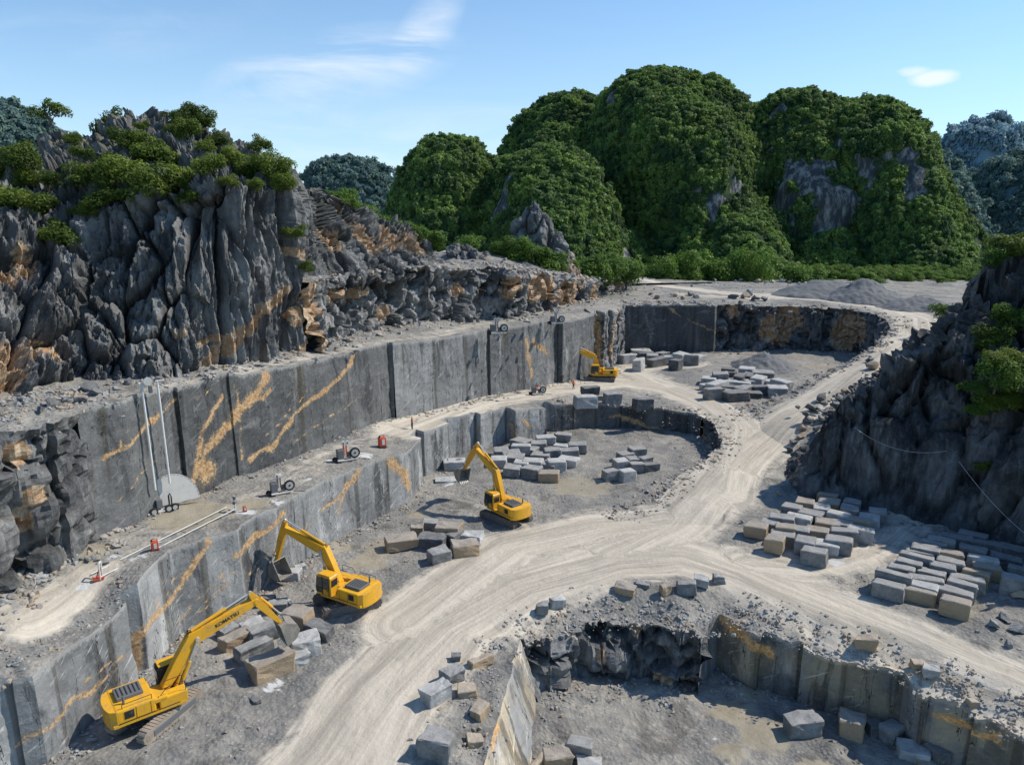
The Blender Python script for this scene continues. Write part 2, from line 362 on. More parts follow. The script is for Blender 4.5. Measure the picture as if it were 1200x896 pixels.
M_block = mat_rock('cut_stone', orange=0); M_blockO = mat_rock('cut_stone_ochre', orange=1.); M_tan = mat_rock('ochre_stone', (.27, .20, .13), (.46, .39, .30), orange=.5)
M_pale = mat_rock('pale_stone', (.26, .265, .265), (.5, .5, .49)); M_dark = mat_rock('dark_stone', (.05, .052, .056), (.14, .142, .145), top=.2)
M_leaf = mat_leaf('leaves', (.024, .055, .008), (.18, .24, .035)); M_leafB = mat_leaf('bright_leaves', (.035, .085, .012), (.15, .25, .04))
M_leafF = mat_leaf('forest_leaves', (.018, .06, .035), (.23, .34, .075)); M_leafH = mat_leaf('haze_tinted_leaves', (.085, .15, .16), (.18, .27, .22))  # forest dark end painted bluish as shade; hazy leaves carry haze in colour
M_leafHH = mat_leaf('far_haze_tinted_leaves', (.17, .27, .34), (.24, .36, .40))  # distance haze mixed into the leaf colour
M_bark = mat_plain('bark', (.16, .13, .10), .9, bump=.5)
M_yellow = mat_plain('yellow_paint', (.74, .38, .018), .42, dirt=.6, dcol=(.34, .25, .13)); M_black = mat_plain('black_rubber', (.02, .02, .022), .7, dirt=.4)
M_greym = mat_plain('grey_metal', (.13, .135, .145), .5, dirt=.35); M_steel = mat_plain('bright_steel', (.5, .5, .49), .4, .3, dirt=.2)
M_track = mat_plain('dusty_track', (.10, .09, .08), .85, dirt=.75, dcol=(.30, .25, .20), bump=.4); M_glass = mat_plain('cab_glass', (.02, .03, .035), .08, spec=.8)
M_red = mat_plain('red_paint', (.55, .07, .03), .5, dirt=.4); M_white = mat_plain('white_paint', (.62, .60, .56), .55, dirt=.4)
M_trackP = mat_plain('pale_dusty_track', (.24, .20, .16), .9, dirt=.8, dcol=(.42, .36, .29), bump=.5)
# ------------------------------------------------------------------ sky and sun
SUN_EL, SUN_AZ = math.radians(46), math.radians(16)      # azimuth measured from +x towards +y
w = D.worlds.new('World'); SC.world = w; w.use_nodes = True; nt = w.node_tree; nt.nodes.clear()
def wn(t, **k):
    x = nt.nodes.new(t)
    for a, v in k.items(): setattr(x, a, v)
    return x
sky = wn('ShaderNodeTexSky'); sky.sky_type = 'NISHITA'; sky.sun_disc = False; sky.sun_elevation = SUN_EL
sky.sun_rotation = PI/2-SUN_AZ; sky.altitude = 100; sky.air_density = 1.0; sky.dust_density = .1; sky.ozone_density = 1.8
bg = wn('ShaderNodeBackground'); bg.inputs[1].default_value = .15; wo = wn('ShaderNodeOutputWorld')
tc = wn('ShaderNodeTexCoord')
def wm(op, a, b=0.):
    x = wn('ShaderNodeMath', operation=op)
    for i, v in ((0, a), (1, b)):
        if isinstance(v, bpy.types.NodeSocket): nt.links.new(v, x.inputs[i])
        else: x.inputs[i].default_value = v
    return x.outputs[0]
sp = wn('ShaderNodeSeparateXYZ'); nt.links.new(tc.outputs['Generated'], sp.inputs[0])
az = wm('DIVIDE', sp.outputs[0], wm('MAXIMUM', sp.outputs[1], .05)); el = wm('DIVIDE', sp.outputs[2], wm('MAXIMUM', sp.outputs[1], .05))
def dirae(px, py): a, b, c = ray(px, py); return a/b, c/b
def wnoise(sx, sy, shear, sc, det, off, dist=0.):
    c = wn('ShaderNodeCombineXYZ'); nt.links.new(wm('MULTIPLY', wm('ADD', az, wm('MULTIPLY', el, shear)), sx), c.inputs[0]); nt.links.new(wm('MULTIPLY', el, sy), c.inputs[1]); c.inputs[2].default_value = off
    x = wn('ShaderNodeTexNoise'); nt.links.new(c.outputs[0], x.inputs['Vector']); x.inputs['Scale'].default_value = sc; x.inputs['Detail'].default_value = det; x.inputs['Roughness'].default_value = .6; x.inputs['Distortion'].default_value = dist
    return x.outputs['Fac']
def blob(px, py, rx, ry, sl=0.):
    a0, e0 = dirae(px, py); rx /= F; ry /= F
    da = wm('SUBTRACT', az, a0); de = wm('SUBTRACT', wm('SUBTRACT', el, e0), wm('MULTIPLY', da, sl))
    q = wm('ADD', wm('POWER', wm('ABSOLUTE', wm('DIVIDE', da, rx)), 2.), wm('POWER', wm('ABSOLUTE', wm('DIVIDE', de, ry)), 2.))
    return wm('MAXIMUM', wm('SUBTRACT', 1., q), 0.)
wisp = wm('MULTIPLY', wm('MAXIMUM', wm('SUBTRACT', wnoise(2.2, 9, .5, 2., 8, 1., .5), .42), 0.), 3.2)
wf = wm('ADD', wm('MULTIPLY', blob(390, 80, 150, 45, .15), .8), wm('MULTIPLY', blob(500, 35, 45, 40, .7), .6)); wf = wm('ADD', wf, wm('MULTIPLY', blob(450, 165, 520, 60), .3)); wf = wm('ADD', wf, wm('MULTIPLY', blob(90, 40, 260, 40, .1), .18))
cl = wm('MULTIPLY', wisp, wf)
cn = wnoise(14, 34, 0., 1., 6, 5., .3)
c2 = wm('MULTIPLY', wm('MINIMUM', wm('MULTIPLY', wm('MAXIMUM', wm('SUBTRACT', wm('ADD', wm('MAXIMUM', blob(1095, 92, 36, 11, .08), wm('MULTIPLY', blob(1072, 84, 26, 8), .7)), wm('MULTIPLY', wm('SUBTRACT', cn, .5), 1.0)), .28), 0.), 1.5), 1.), .8)
cl = wm('MINIMUM', wm('ADD', cl, c2), .9)
mx = wn('ShaderNodeMix', data_type='RGBA'); nt.links.new(cl, mx.inputs[0]); hz = wn('ShaderNodeMix', data_type='RGBA'); nt.links.new(wm('MULTIPLY', wm('POWER', wm('MAXIMUM', wm('SUBTRACT', 1., wm('MULTIPLY', wm('ABSOLUTE', el), 1.9)), 0.), 2.4), .62), hz.inputs[0]); sx = wn('ShaderNodeMix', data_type='RGBA', blend_type='MULTIPLY'); sx.inputs[0].default_value = 1; nt.links.new(sky.outputs[0], sx.inputs[6]); sx.inputs[7].default_value = (.80, 1.0, 1.12, 1); nt.links.new(sx.outputs[2], hz.inputs[6]); hz.inputs[7].default_value = (4.5, 5.7, 6.8, 1); nt.links.new(hz.outputs[2], mx.inputs[6]); mx.inputs[7].default_value = (6.6, 7.0, 7.5, 1)
nt.links.new(mx.outputs[2], bg.inputs[0]); nt.links.new(bg.outputs[0], wo.inputs[0])
sun = D.objects.new('sun', D.lights.new('sun', 'SUN')); COL.objects.link(sun); sun.data.energy = 5.0; sun.data.angle = math.radians(.55); sun.data.color = (1, .93, .81)
sd = Vector((math.cos(SUN_EL)*math.cos(SUN_AZ), math.cos(SUN_EL)*math.sin(SUN_AZ), math.sin(SUN_EL)))
sun.rotation_euler = sd.to_track_quat('Z', 'Y').to_euler(); sun.location = (40, 20, 80)
SC.view_settings.view_transform = 'Standard'; SC.view_settings.look = 'None'; SC.view_settings.exposure = 0; SC.view_settings.gamma = 1
SC.cycles.use_adaptive_sampling = True; SC.cycles.adaptive_threshold = .025; SC.cycles.max_bounces = 4; SC.cycles.diffuse_bounces = 2; SC.cycles.transparent_max_bounces = 4
# lettering and the body of a worker, meshed first while the scene is still empty
def _text(body, size):
    cu = D.curves.new('lettering', 'FONT'); cu.body = body; cu.size = size; cu.extrude = .004; cu.offset = .008; cu.align_x = 'CENTER'; cu.align_y = 'CENTER'
    o = D.objects.new('lettering', cu); COL.objects.link(o); me = D.meshes.new_from_object(o.evaluated_get(bpy.context.evaluated_depsgraph_get())); D.objects.remove(o); me.materials.clear(); return me
TXT = _text('KOMATSU', .36)
def _body(h=1.68):
    V = [(0, 0, .92), (0, 0, 1.15), (0, 0, 1.38), (0, 0, 1.5), (0, 0, 1.6), (0, 0, 1.7), (.1, 0, .88), (.12, .03, .5), (.13, 0, .08), (.13, -.12, .04), (-.1, 0, .88), (-.12, -.05, .5), (-.14, .02, .08), (-.14, -.1, .04), (.2, 0, 1.4), (.27, .02, 1.13), (.22, -.16, .95), (-.2, 0, 1.4), (-.27, .02, 1.13), (-.24, -.1, .9)]
    E = [(0, 1), (1, 2), (2, 3), (3, 4), (4, 5), (0, 6), (6, 7), (7, 8), (8, 9), (0, 10), (10, 11), (11, 12), (12, 13), (2, 14), (14, 15), (15, 16), (2, 17), (17, 18), (18, 19)]
    R_ = [.15, .14, .16, .06, .095, .09, .095, .07, .05, .045, .095, .07, .05, .045, .065, .048, .04, .065, .048, .04]
    me = D.meshes.new('person'); me.from_pydata([(x, y, z*h/1.8) for x, y, z in V], E, []); o = link('person', me); m = o.modifiers.new('skin', 'SKIN'); s = o.modifiers.new('sub', 'SUBSURF'); s.levels = 1; s.render_levels = 1
    for d_, r in zip(me.skin_vertices[0].data, R_): d_.radius = (r, r*.85)
    me.skin_vertices[0].data[0].use_root = True
    dg = bpy.context.evaluated_depsgraph_get(); m2 = D.meshes.new_from_object(o.evaluated_get(dg)); D.objects.remove(o); return m2
BODY = [_body(), _body()]
# ================================================================== TERRAIN
def pz(lst): return [P(*q) for q in lst]
# --- main ground (road, yards, working floor) ---
m_rbf = RBF(pz([(0, 990, 0), (180, 860, 0), (300, 850, 0), (450, 850, 0), (560, 740, 0), (720, 650, 0), (400, 720, 0), (500, 620, -.1), (620, 600, -.3), (700, 560, -.6), (600, 530, -.6), (740, 525, -.6),
    (900, 690, 0), (1050, 770, 0), (1190, 850, 0), (1000, 650, 0), (1150, 720, 0), (900, 600, 0), (1000, 592, 0), (1100, 620, 0), (1250, 700, 0), (1300, 900, 0), (800, 640, 0)])
    + [np.array((-60, 60, 0.)), np.array((90, 90, 0.)), np.array((0, 125, -.6))], 3)
bc_rbf = RBF(pz([(-60, 760, 7), (0, 740, 7), (0, 640, 7.2), (40, 793, 5.8), (144, 706, 6), (134, 665, 7), (160, 683, 7), (250, 628, 6.9), (300, 600, 7), (335, 589, 6.8), (220, 578, 7), (340, 527, 6.8), (430, 493, 6.6),
    (408, 552, 6.5), (453, 538, 6.3), (494, 503, 5.6), (560, 460, 5), (581, 480, 4.8), (644, 473, 3.8), (640, 452, 4), (700, 437, 3.2), (730, 474, 3), (777, 477, 2.9), (824, 487, 2.7), (846, 508, 2.4),
    (841, 528, 2.0), (814, 548, 1.6), (780, 575, .8), (748, 592, .3), (715, 606, -.1), (690, 618, -.6), (700, 660, -1.6), (790, 640, -.8), (840, 600, .6), (860, 560, 1.6), (900, 600, -.2), (840, 660, -2), (870, 525, 2.3), (870, 490, 3), (900, 440, 3), (960, 425, 3),
    (1000, 640, -2.5), (1100, 650, -3), (730, 412, 3), (800, 413, 3), (1060, 430, 3), (900, 540, 1.5), (960, 560, .6)]) + [np.array((0, 240, 3.)), np.array((-90, 130, 6.)), np.array((120, 150, 3.)), np.array((-80, 70, 7.))], 2)
a_rbf = RBF(pz([(-60, 530, 17.5), (0, 500, 17.8), (90, 484, 17.6), (147, 472, 17.5), (214, 450, 17.5), (335, 429, 16.8), (400, 414, 16.6), (457, 401, 16.3), (574, 384, 15.4), (638, 374, 15.3), (695, 364, 15), (711, 357, 14.6),
    (0, 474, 18.2), (110, 450, 17.9), (268, 430, 17.3), (437, 398, 16.5), (574, 374, 15.6), (628, 364, 15.4), (695, 353, 14.8),
    (728, 357, 13.8), (800, 357, 13.4), (850, 358, 13.2), (960, 358, 12.9), (1040, 372, 12), (1047, 385, 11), (1020, 408, 9.5), (985, 428, 7.2), (930, 455, 4.8), (890, 477, 3.3), (875, 500, 2.2), (860, 515, 1.4),
    (1090, 384, 11.4), (1060, 402, 10), (1020, 432, 7.9), (1000, 445, 6.9), (930, 485, 4.2), (900, 500, 3), (850, 343, 13.5), (760, 332, 14.5), (700, 327, 15.5), (1000, 345, 12.8), (1060, 362, 12), (1100, 345, 12), (1180, 380, 12), (950, 500, 3.8), (860, 545, .9), (900, 540, .8)])
    + [np.array((-120, 330, 14.)), np.array((0, 330, 12.)), np.array((150, 330, 11.)), np.array((60, 240, 12.)), np.array((130, 230, 11.5)), np.array((300, 450, 9.)), np.array((-300, 450, 9.)), np.array((-90, 180, 17.)), np.array((140, 140, 12.)), np.array((-80, 100, 18.))], 2)
# roads: centre line (pixel, height), half width in metres
def zmain(x, y): return m_rbf(x, y)
ROADS = []
def road(lst, wd, k=1.): ROADS.append((resample(pz(lst), 2.), wd, k))
road([(300, 1000, 0), (400, 890, 0), (450, 810, 0), (520, 735, 0), (610, 685, 0), (720, 655, 0), (800, 650, 0), (870, 672, 0), (960, 712, 0), (1060, 755, 0), (1160, 800, 0), (1300, 865, 0)], 3.6)
road([(480, 730, 0), (600, 640, 0), (700, 615, 0), (780, 605, .4)], 3.2, .95)
road([(720, 650, 0), (790, 615, .2), (835, 570, 1.3), (865, 535, 2.1), (895, 507, 3), (940, 478, 4.3), (1000, 443, 6.9), (1050, 412, 9.4), (1078, 392, 11), (1076, 374, 11.8), (1040, 360, 12.4), (960, 350, 13), (850, 343, 13.6), (760, 333, 14.4), (700, 327, 15.4)], 3.4)
road([(845, 575, 1.), (862, 525, 2.4), (858, 497, 2.9), (830, 474, 3), (780, 455, 3), (720, 448, 3.1), (640, 456, 4), (560, 470, 5), (470, 500, 6.2)], 3.2, .95)
road([(780, 455, 3), (720, 430, 3.1), (800, 425, 3)], 4.5, .75)
road([(470, 500, 6.2), (380, 540, 6.8), (300, 590, 7), (200, 610, 7), (120, 650, 7), (60, 690, 7), (0, 725, 7), (-80, 770, 7)], 2.4, .5)
road([(30, 725, 7), (110, 670, 7)], 1.6, .9)
road([(880, 660, 0), (950, 665, 0), (1010, 650, 0), (1060, 610, 0)], 2.6, .7)
road([(147, 465, 17.6), (335, 424, 16.9), (457, 398, 16.4), (574, 379, 15.5), (660, 362, 15.2)], 1.3, .55)
road([(940, 350, 13), (880, 350, 13.3), (800, 348, 13.5)], 2.2, .7)
TANS = [(P(*q[:3]), q[3]) for q in [(680, 570, -.4, 5), (720, 558, -.5, 3), (450, 640, 0, 2.6), (430, 660, 0, 2.4), (400, 640, 0, 1.5), (490, 600, 0, 2), (220, 605, 7, 4.5), (300, 590, 7, 2), (900, 850, -5, 2.6), (860, 820, -5, 2.2), (880, 800, -5, 1.5), (960, 890, -5, 2.), (855, 870, -5, 1.6), (100, 650, 7, 2), (1000, 440, 3, 3), (960, 430, 3, 3.5), (740, 420, 3, 3)]]
PALES = [(P(*q[:3]), q[3]) for q in [(330, 800, 0, 1.4), (318, 806, 0, 1.), (355, 770, 0, .8), (520, 640, 0, 1.), (500, 655, 0, .8), (330, 705, 0, 1.2), (420, 600, 0, 1.), (525, 565, 0, 1.4), (960, 895, -5, .8), (850, 880, -5, .9), (840, 850, -5, .6),
    (360, 562, 6.8, 1.6), (320, 588, 6.9, 2.), (430, 535, 6.5, 2.), (390, 540, 6.6, 1.2), (290, 600, 7, 1.2), (160, 655, 7, 1.4), (185, 640, 7, 1.), (350, 540, 6.8, 1.), (330, 557, 6.8, 1.), (200, 600, 7, .9), (650, 440, 4, 2.5), (620, 447, 4, 2.), (690, 440, 3.2, 2.), (160, 470, 17.6, .8), (100, 690, 6.5, 1.), (560, 478, 5, 1.4), (130, 655, 7, 1.), (980, 660, 0, 1.2)]]
def ground_attrs(x, y, z):
    n = len(x); dust = np.zeros(n); ru = np.zeros(n); rv = np.zeros(n); bd = np.full(n, 1e9)
    q = A3(x, y)
    for path, wd, k in ROADS:
        sel = np.ones(n, bool)
        d, al, ac = polydist(x, y, path)
        zz = np.interp(al, np.concatenate([[0], np.cumsum(np.linalg.norm(np.diff(path[:, :2], axis=0), axis=1))]), path[:, 2])
        d = d+np.clip(np.abs(z-zz)-1.6, 0, 9)*6
        v = k*(1-sstep(wd*.4, wd*2.2, d)); dust = np.maximum(dust, v)
        m = d < bd; ru = np.where(m, ac, ru); rv = np.where(m, al, rv); bd = np.where(m, d, bd)
    tan = np.zeros(n); pale = np.zeros(n)
    for c, r in TANS: tan = np.maximum(tan, np.where(np.abs(z-c[2]) < 2.5, 1-np.hypot(x-c[0], y-c[1])/r/1.5, 0))
    for c, r in PALES: pale = np.maximum(pale, np.where(np.abs(z-c[2]) < 2.5, .8-np.hypot(x-c[0], y-c[1])/r/1.6, 0))
    return dict(dust=dust, ru=ru, rv=rv, tan=np.clip(tan, 0, 1), pale=np.clip(pale, 0, 1))
def micro(x, y, amp=1.):
    q = A3(x, y); b = fbm(q*.25, 3, 41)*.22+fbm(q*.9, 3, 42)*.10
    rd = np.full(len(x), 9.)
    for path, wd, k in ROADS[:5]: rd = np.minimum(rd, polydist(x, y, path)[0]/wd)
    k = sstep(.7, 2., rd)
    lump = np.maximum(0, fbm(q*.55, 4, 43)-.05)*.9
    return amp*(b*(.25+.75*k)+lump*k*.7)
def z_m(x, y): return m_rbf(x, y)+micro(x, y)
def z_bc(x, y): return bc_rbf(x, y)+micro(x, y)*.8
def z_a(x, y): return a_rbf(x, y)+micro(x, y)
def z_pit(x, y):
    x = np.atleast_1d(x); y = np.atleast_1d(y)
    return np.full(len(x), -6.1)+pit_up(x, y)+micro(x, y)*1.1
_c1 = P(635, 800, -3.); _c2 = P(720, 775, -3)
def pit_up(x, y):
    a = 1-sstep(0, 9, np.hypot((x-_c1[0])*1., (y-_c1[1])*1.)); b = 1-sstep(0, 7, np.hypot(x-_c2[0], y-_c2[1]))
    return 1.4*a+.3*b
def steps(path, dmax, wmin, wmax, seed, step=.35):
    """stagger a wall line into sawn faces that step in and out"""
    r = random.Random(seed); pts = resample(path, step); L = np.concatenate([[0], np.cumsum(np.linalg.norm(np.diff(pts[:, :2], axis=0), axis=1))])
    tg = np.gradient(pts[:, :2], axis=0)
    k = np.ones(9)/9; pad = np.pad(tg, ((4, 4), (0, 0)), 'edge'); tg = np.stack([np.convolve(pad[:, i], k, 'valid') for i in (0, 1)], 1)
    tg /= np.linalg.norm(tg, axis=1)[:, None]+1e-9
    nr = np.stack([tg[:, 1], -tg[:, 0]], 1)
    off = np.zeros(len(pts)); tone = np.zeros(len(pts)); cuts = []; s = 0; cur = 0
    while s < L[-1]:
        w = r.uniform(wmin, wmax); m = (L >= s) & (L < s+w); cur = r.uniform(-dmax, dmax) if r.random() < .8 else cur
        off[m] = cur; tone[m] = r.random(); s += w
    out = []; T = []; U = []
    for i in range(len(pts)):
        p = pts[i, :2]+nr[i]*off[i]
        if i and abs(off[i]-off[i-1]) > .05:
            mid = (pts[i, :2]+pts[i-1, :2])/2; lo, hi = mid+nr[i]*off[i-1], mid+nr[i]*off[i]
            nn = max(1, int(abs(off[i]-off[i-1])/.35))
            for j in range(nn+1):
                out.append(lo+(hi-lo)*j/nn); T.append(tone[i]); U.append(L[i-1]+.01)
        out.append(p); T.append(tone[i]); U.append(L[i])
    out = np.array(out); keep = np.concatenate([[True], np.linalg.norm(np.diff(out, axis=0), axis=1) > .02])
    return out[keep], np.array(T)[keep], np.array(U)[keep]
def chain(*ps):                      # let each run of wall end exactly where the next begins
    out = []
    for a, b in zip(ps[:-1], ps[1:]):
        e = b[0][0]; s0 = a[0][-1]; k = max(1, int(np.linalg.norm(e-s0)/.35)); add = np.array([s0+(e-s0)*j/k for j in range(1, k+1)])
        out.append((np.vstack([a[0], add]), np.concatenate([a[1], np.full(k, a[1][-1])]), np.concatenate([a[2], np.full(k, a[2][-1])])))
    return out
def joinp(*ps): return np.vstack([p[0][:-1] for p in ps[:-1]]+[ps[-1][0]])
def wall(name, stepped, ztop, zbot, mat, amp=.12, rs=1., rough=0., veins=(), seed=0, dz=.3, batter=.04, ochre=(), **kw):
    xy, tone, u = stepped; n = len(xy); zt = ztop(xy[:, 0], xy[:, 1]); zb = zbot(xy[:, 0], xy[:, 1])-.7
    zb = np.minimum(zb, zt-.3); Hh = zt-zb; rows = max(4, int(np.max(Hh)/dz)+1)
    cl = np.concatenate([[0], np.cumsum(np.linalg.norm(np.diff(xy, axis=0), axis=1))])
    tg = np.gradient(xy, axis=0); k = np.ones(5)/5; pad = np.pad(tg, ((2, 2), (0, 0)), 'edge'); tg = np.stack([np.convolve(pad[:, i], k, 'valid') for i in (0, 1)], 1)
    tg /= np.linalg.norm(tg, axis=1)[:, None]+1e-9; nr = np.stack([tg[:, 1], -tg[:, 0]], 1)
    tt = np.linspace(0, 1, rows)[:, None]*np.ones(n); Z = zt-tt*Hh; X = np.tile(xy[:, 0], (rows, 1)); Y = np.tile(xy[:, 1], (rows, 1)); Uc = np.tile(cl, (rows, 1)); hh = Z.copy(); dd = zt-Z
    q = np.stack([X.ravel(), Y.ravel(), Z.ravel()], 1); ramp = sstep(0, .9, dd).ravel()
    d = fbm(q*np.array([.5, .5, .35]), 4, seed)*amp*1.6+fbm(q*1.9, 3, seed+5)*amp*.6
    cav = np.zeros(len(q)); 
    if rough:
        qq = q*np.array([.42, .42, .3])*rs+fbm(q*.3, 2, seed+3)[:, None]*.8
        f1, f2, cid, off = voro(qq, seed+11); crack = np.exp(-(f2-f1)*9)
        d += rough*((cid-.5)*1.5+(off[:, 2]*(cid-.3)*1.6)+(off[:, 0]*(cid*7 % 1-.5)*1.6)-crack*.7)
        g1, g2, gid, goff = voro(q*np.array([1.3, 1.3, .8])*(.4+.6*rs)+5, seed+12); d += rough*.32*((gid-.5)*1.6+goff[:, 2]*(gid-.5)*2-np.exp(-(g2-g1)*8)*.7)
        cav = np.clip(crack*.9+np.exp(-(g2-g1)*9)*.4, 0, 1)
    d = d*ramp+batter*dd.ravel()*.6
    X = X.ravel()+np.tile(nr[:, 0], rows)*d; Y = Y.ravel()+np.tile(nr[:, 1], rows)*d
    vein = np.zeros(len(q)); joint = np.zeros(n); jm_ = np.abs(np.diff(tone)) > .02; joint[1:][jm_] = 1; joint[:-1][jm_] = 1
    for vl, wd in veins:
        pts = []
        for (px, py) in vl:              # where the sight line meets the wall plane
            a, b, c = ray(px, py); best = None
            for i in range(n-1):
                x0, y0 = xy[i]; x1, y1 = xy[i+1]; den = a*(y1-y0)-b*(x1-x0)
                if abs(den) < 1e-6: continue
                t = (x0*(y1-y0)-y0*(x1-x0))/den; s = ((a*t-x0)*(x1-x0)+(b*t-y0)*(y1-y0))/((x1-x0)**2+(y1-y0)**2+1e-12)
                if t > 0 and -.02 <= s <= 1.02:
                    z = H+c*t; e = max(0, z-zt[i])+max(0, zb[i]-z)
                    if best is None or e < best[0]-.3: best = (e, cl[i]+s*(cl[i+1]-cl[i]), z)
            if best: pts.append(np.array([best[1], best[2], 0]))
        if len(pts) > 1:
            dd_, _, _ = polydist(Uc.ravel()+fbm(q*.7, 3, seed+31)*.5, hh.ravel()+fbm(q*.7, 3, seed+33)*.5, np.array(pts)); vein = np.maximum(vein, 1-dd_/(wd*2.0))
    och = np.zeros(len(q))
    for (px, py, r_) in ochre:
        c = PY(px, py, 1.); # direction only
        a, b, cc = ray(px, py); i = np.argmin(np.abs(q[:, 0]/q[:, 1]-a/b)+np.abs((q[:, 2]-H)/q[:, 1]-cc/b)); c = q[i]
        och = np.maximum(och, 1.35-np.linalg.norm(q-c, axis=1)/r_)
    idx = np.arange(rows*n).reshape(rows, n); Fq = np.stack([idx[1:, :-1], idx[1:, 1:], idx[:-1, 1:], idx[:-1, :-1]], -1).reshape(-1, 4)
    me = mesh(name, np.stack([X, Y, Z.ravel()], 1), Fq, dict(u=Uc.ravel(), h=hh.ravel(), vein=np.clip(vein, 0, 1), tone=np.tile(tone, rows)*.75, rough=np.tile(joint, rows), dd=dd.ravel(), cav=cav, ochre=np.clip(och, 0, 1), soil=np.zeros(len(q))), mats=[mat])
    o = link(name, me); tag(o, kind='structure'); return np.stack([X, Y, Z.ravel()], 1)[-n:], xy
def sheet(name, outline, zf, kspace=.0085, smin=.33, holes=(), mat=None):
    ol = np.asarray(outline, float)[:, :2]; hs = [np.asarray(h, float)[:, :2] for h in holes]
    pts = []; y = ol[:, 1].min()
    while y < ol[:, 1].max():
        s = max(smin, kspace*y); x0 = ol[:, 0].min(); xs = np.arange(x0, ol[:, 0].max(), s)
        xs = xs+RNG.uniform(-.3, .3, len(xs))*s; pts.append(np.stack([xs, y+RNG.uniform(-.3, .3, len(xs))*s], 1)); y += s
    pts = np.concatenate(pts)
    fr = np.abs(pts[:, 0]) < pts[:, 1]*.78+14; pts = pts[fr]
    k = inside(pts[:, 0], pts[:, 1], ol)
    for h in hs: k &= ~inside(pts[:, 0], pts[:, 1], h)
    pts = pts[k]
    for e in [ol]+hs:
        cl_ = np.vstack([e, e[:1]]); s = np.maximum(smin, kspace*pts[:, 1]); d, _, _ = polydist(pts[:, 0], pts[:, 1], cl_); pts = pts[d > s*.3]
    allv = np.concatenate([ol]+hs+[pts]); ed = []; b = 0
    for e in [ol]+hs: m = len(e); ed += [(b+i, b+(i+1) % m) for i in range(m)]; b += m
    vo, eo, fo, *_ = delaunay_2d_cdt([Vector(v) for v in allv], ed, [], 0, 1e-5, False)
    V = np.array([(v.x, v.y) for v in vo]); Fa = np.array([f for f in fo if len(f) == 3], np.int32)
    c = V[Fa].mean(1); k = inside(c[:, 0], c[:, 1], ol)
    for h in hs: k &= ~inside(c[:, 0], c[:, 1], h)
    Fa = Fa[k]; ar = (V[Fa[:, 1], 0]-V[Fa[:, 0], 0])*(V[Fa[:, 2], 1]-V[Fa[:, 0], 1])-(V[Fa[:, 1], 1]-V[Fa[:, 0], 1])*(V[Fa[:, 2], 0]-V[Fa[:, 0], 0])
    Fa[ar < 0] = Fa[ar < 0][:, ::-1]
    z = zf(V[:, 0], V[:, 1]); me = mesh(name, np.column_stack([V, z]), Fa, ground_attrs(V[:, 0], V[:, 1], z), True, [mat or M_ground])
    return tag(link(name, me), kind='structure')
def w2(l): return [P(*q) for q in l]
# ---------------- wall paths ----------------
B_line = w2([(-160, 880, 5.8), (0, 803, 5.8), (37, 793, 5.8), (147, 708, 6)])
pB1 = steps(B_line, .12, 2, 5, 3)
pB2 = steps(w2([(136, 688, 6.9), (159, 682, 7), (198, 649, 6.9), (250, 628, 6.9), (276, 619, 6.9), (296, 606, 6.9), (335, 589, 6.8)]), .25, 2.5, 5, 5)
pB3 = steps(w2([(343, 581, 6.8), (379, 565, 6.6), (408, 552, 6.5), (440, 540, 6.3), (462, 536, 5.8), (474, 540, 5)]), .15, 3, 6, 6)
pB4 = steps(w2([(474, 524, 5.9), (494, 505, 5.6), (530, 492, 5.3), (547, 489, 5.2), (581, 481, 4.8), (612, 476, 4.3), (644, 474, 3.8)]), 1.9, 3, 7, 12)
pB5 = steps(w2([(650, 474, 3.7), (690, 474, 3.2), (730, 475, 3), (777, 478, 2.9), (815, 485, 2.7)]), .5, 3, 6, 14)
pB6 = steps(w2([(824, 488, 2.7), (840, 498, 2.5), (846, 510, 2.4), (841, 528, 2.0), (814, 548, 1.6), (780, 575, .8), (748, 592, .3), (715, 606, -.1)]), .5, 1.5, 3.5, 15)
pB1, pB2, pB3, pB4, pB5 = chain(pB1, pB2, pB3, pB4, pB5, pB6)
pathB = joinp(pB1, pB2, pB3, pB4, pB5, pB6)
pA1 = steps(w2([(-130, 560, 17.5), (0, 505, 17.8), (50, 500, 17.7), (90, 484, 17.6)]), .4, 3, 6, 21)
pA2 = steps(w2([(92, 483, 17.6), (147, 472, 17.5), (214, 450, 17.5), (335, 429, 16.8), (400, 414, 16.6), (457, 401, 16.3)]), .3, 5, 10, 22)
pA3 = steps(w2([(460, 401, 16.3), (520, 392, 15.9), (574, 384, 15.4), (638, 374, 15.3), (695, 364, 15)]), 2.2, 6, 12, 25)
pA4 = steps(w2([(698, 366, 15), (712, 362, 14.6), (722, 359, 14.2), (730, 357, 13.8)]), 1.5, 2, 4, 26)
pA5 = steps(w2([(732, 357, 13.8), (800, 357, 13.4), (838, 358, 13.3)]), .4, 6, 12, 27)
pA6 = steps(w2([(842, 358, 13.2), (900, 358, 13), (960, 359, 12.9), (1020, 366, 12.3), (1040, 373, 12)]), 2.2, 4, 9, 31)
pA7 = steps(w2([(1047, 385, 11), (1020, 408, 9.5), (985, 428, 7.2), (930, 455, 4.8), (890, 477, 3.3), (875, 500, 2.2)]), .6, 2, 4, 29)
pA1, pA2, pA3, pA4, pA5, pA6 = chain(pA1, pA2, pA3, pA4, pA5, pA6, pA7)
pathA = joinp(pA1, pA2, pA3, pA4, pA5, pA6, pA7)
pD = steps(w2([(355, 330, 25), (380, 325, 24.8), (440, 320, 24.5), (551, 315, 24), (594, 316, 23.6), (661, 324, 21.2), (700, 329, 18.2), (740, 332, 15.6)]), 1.2, 3, 8, 33)
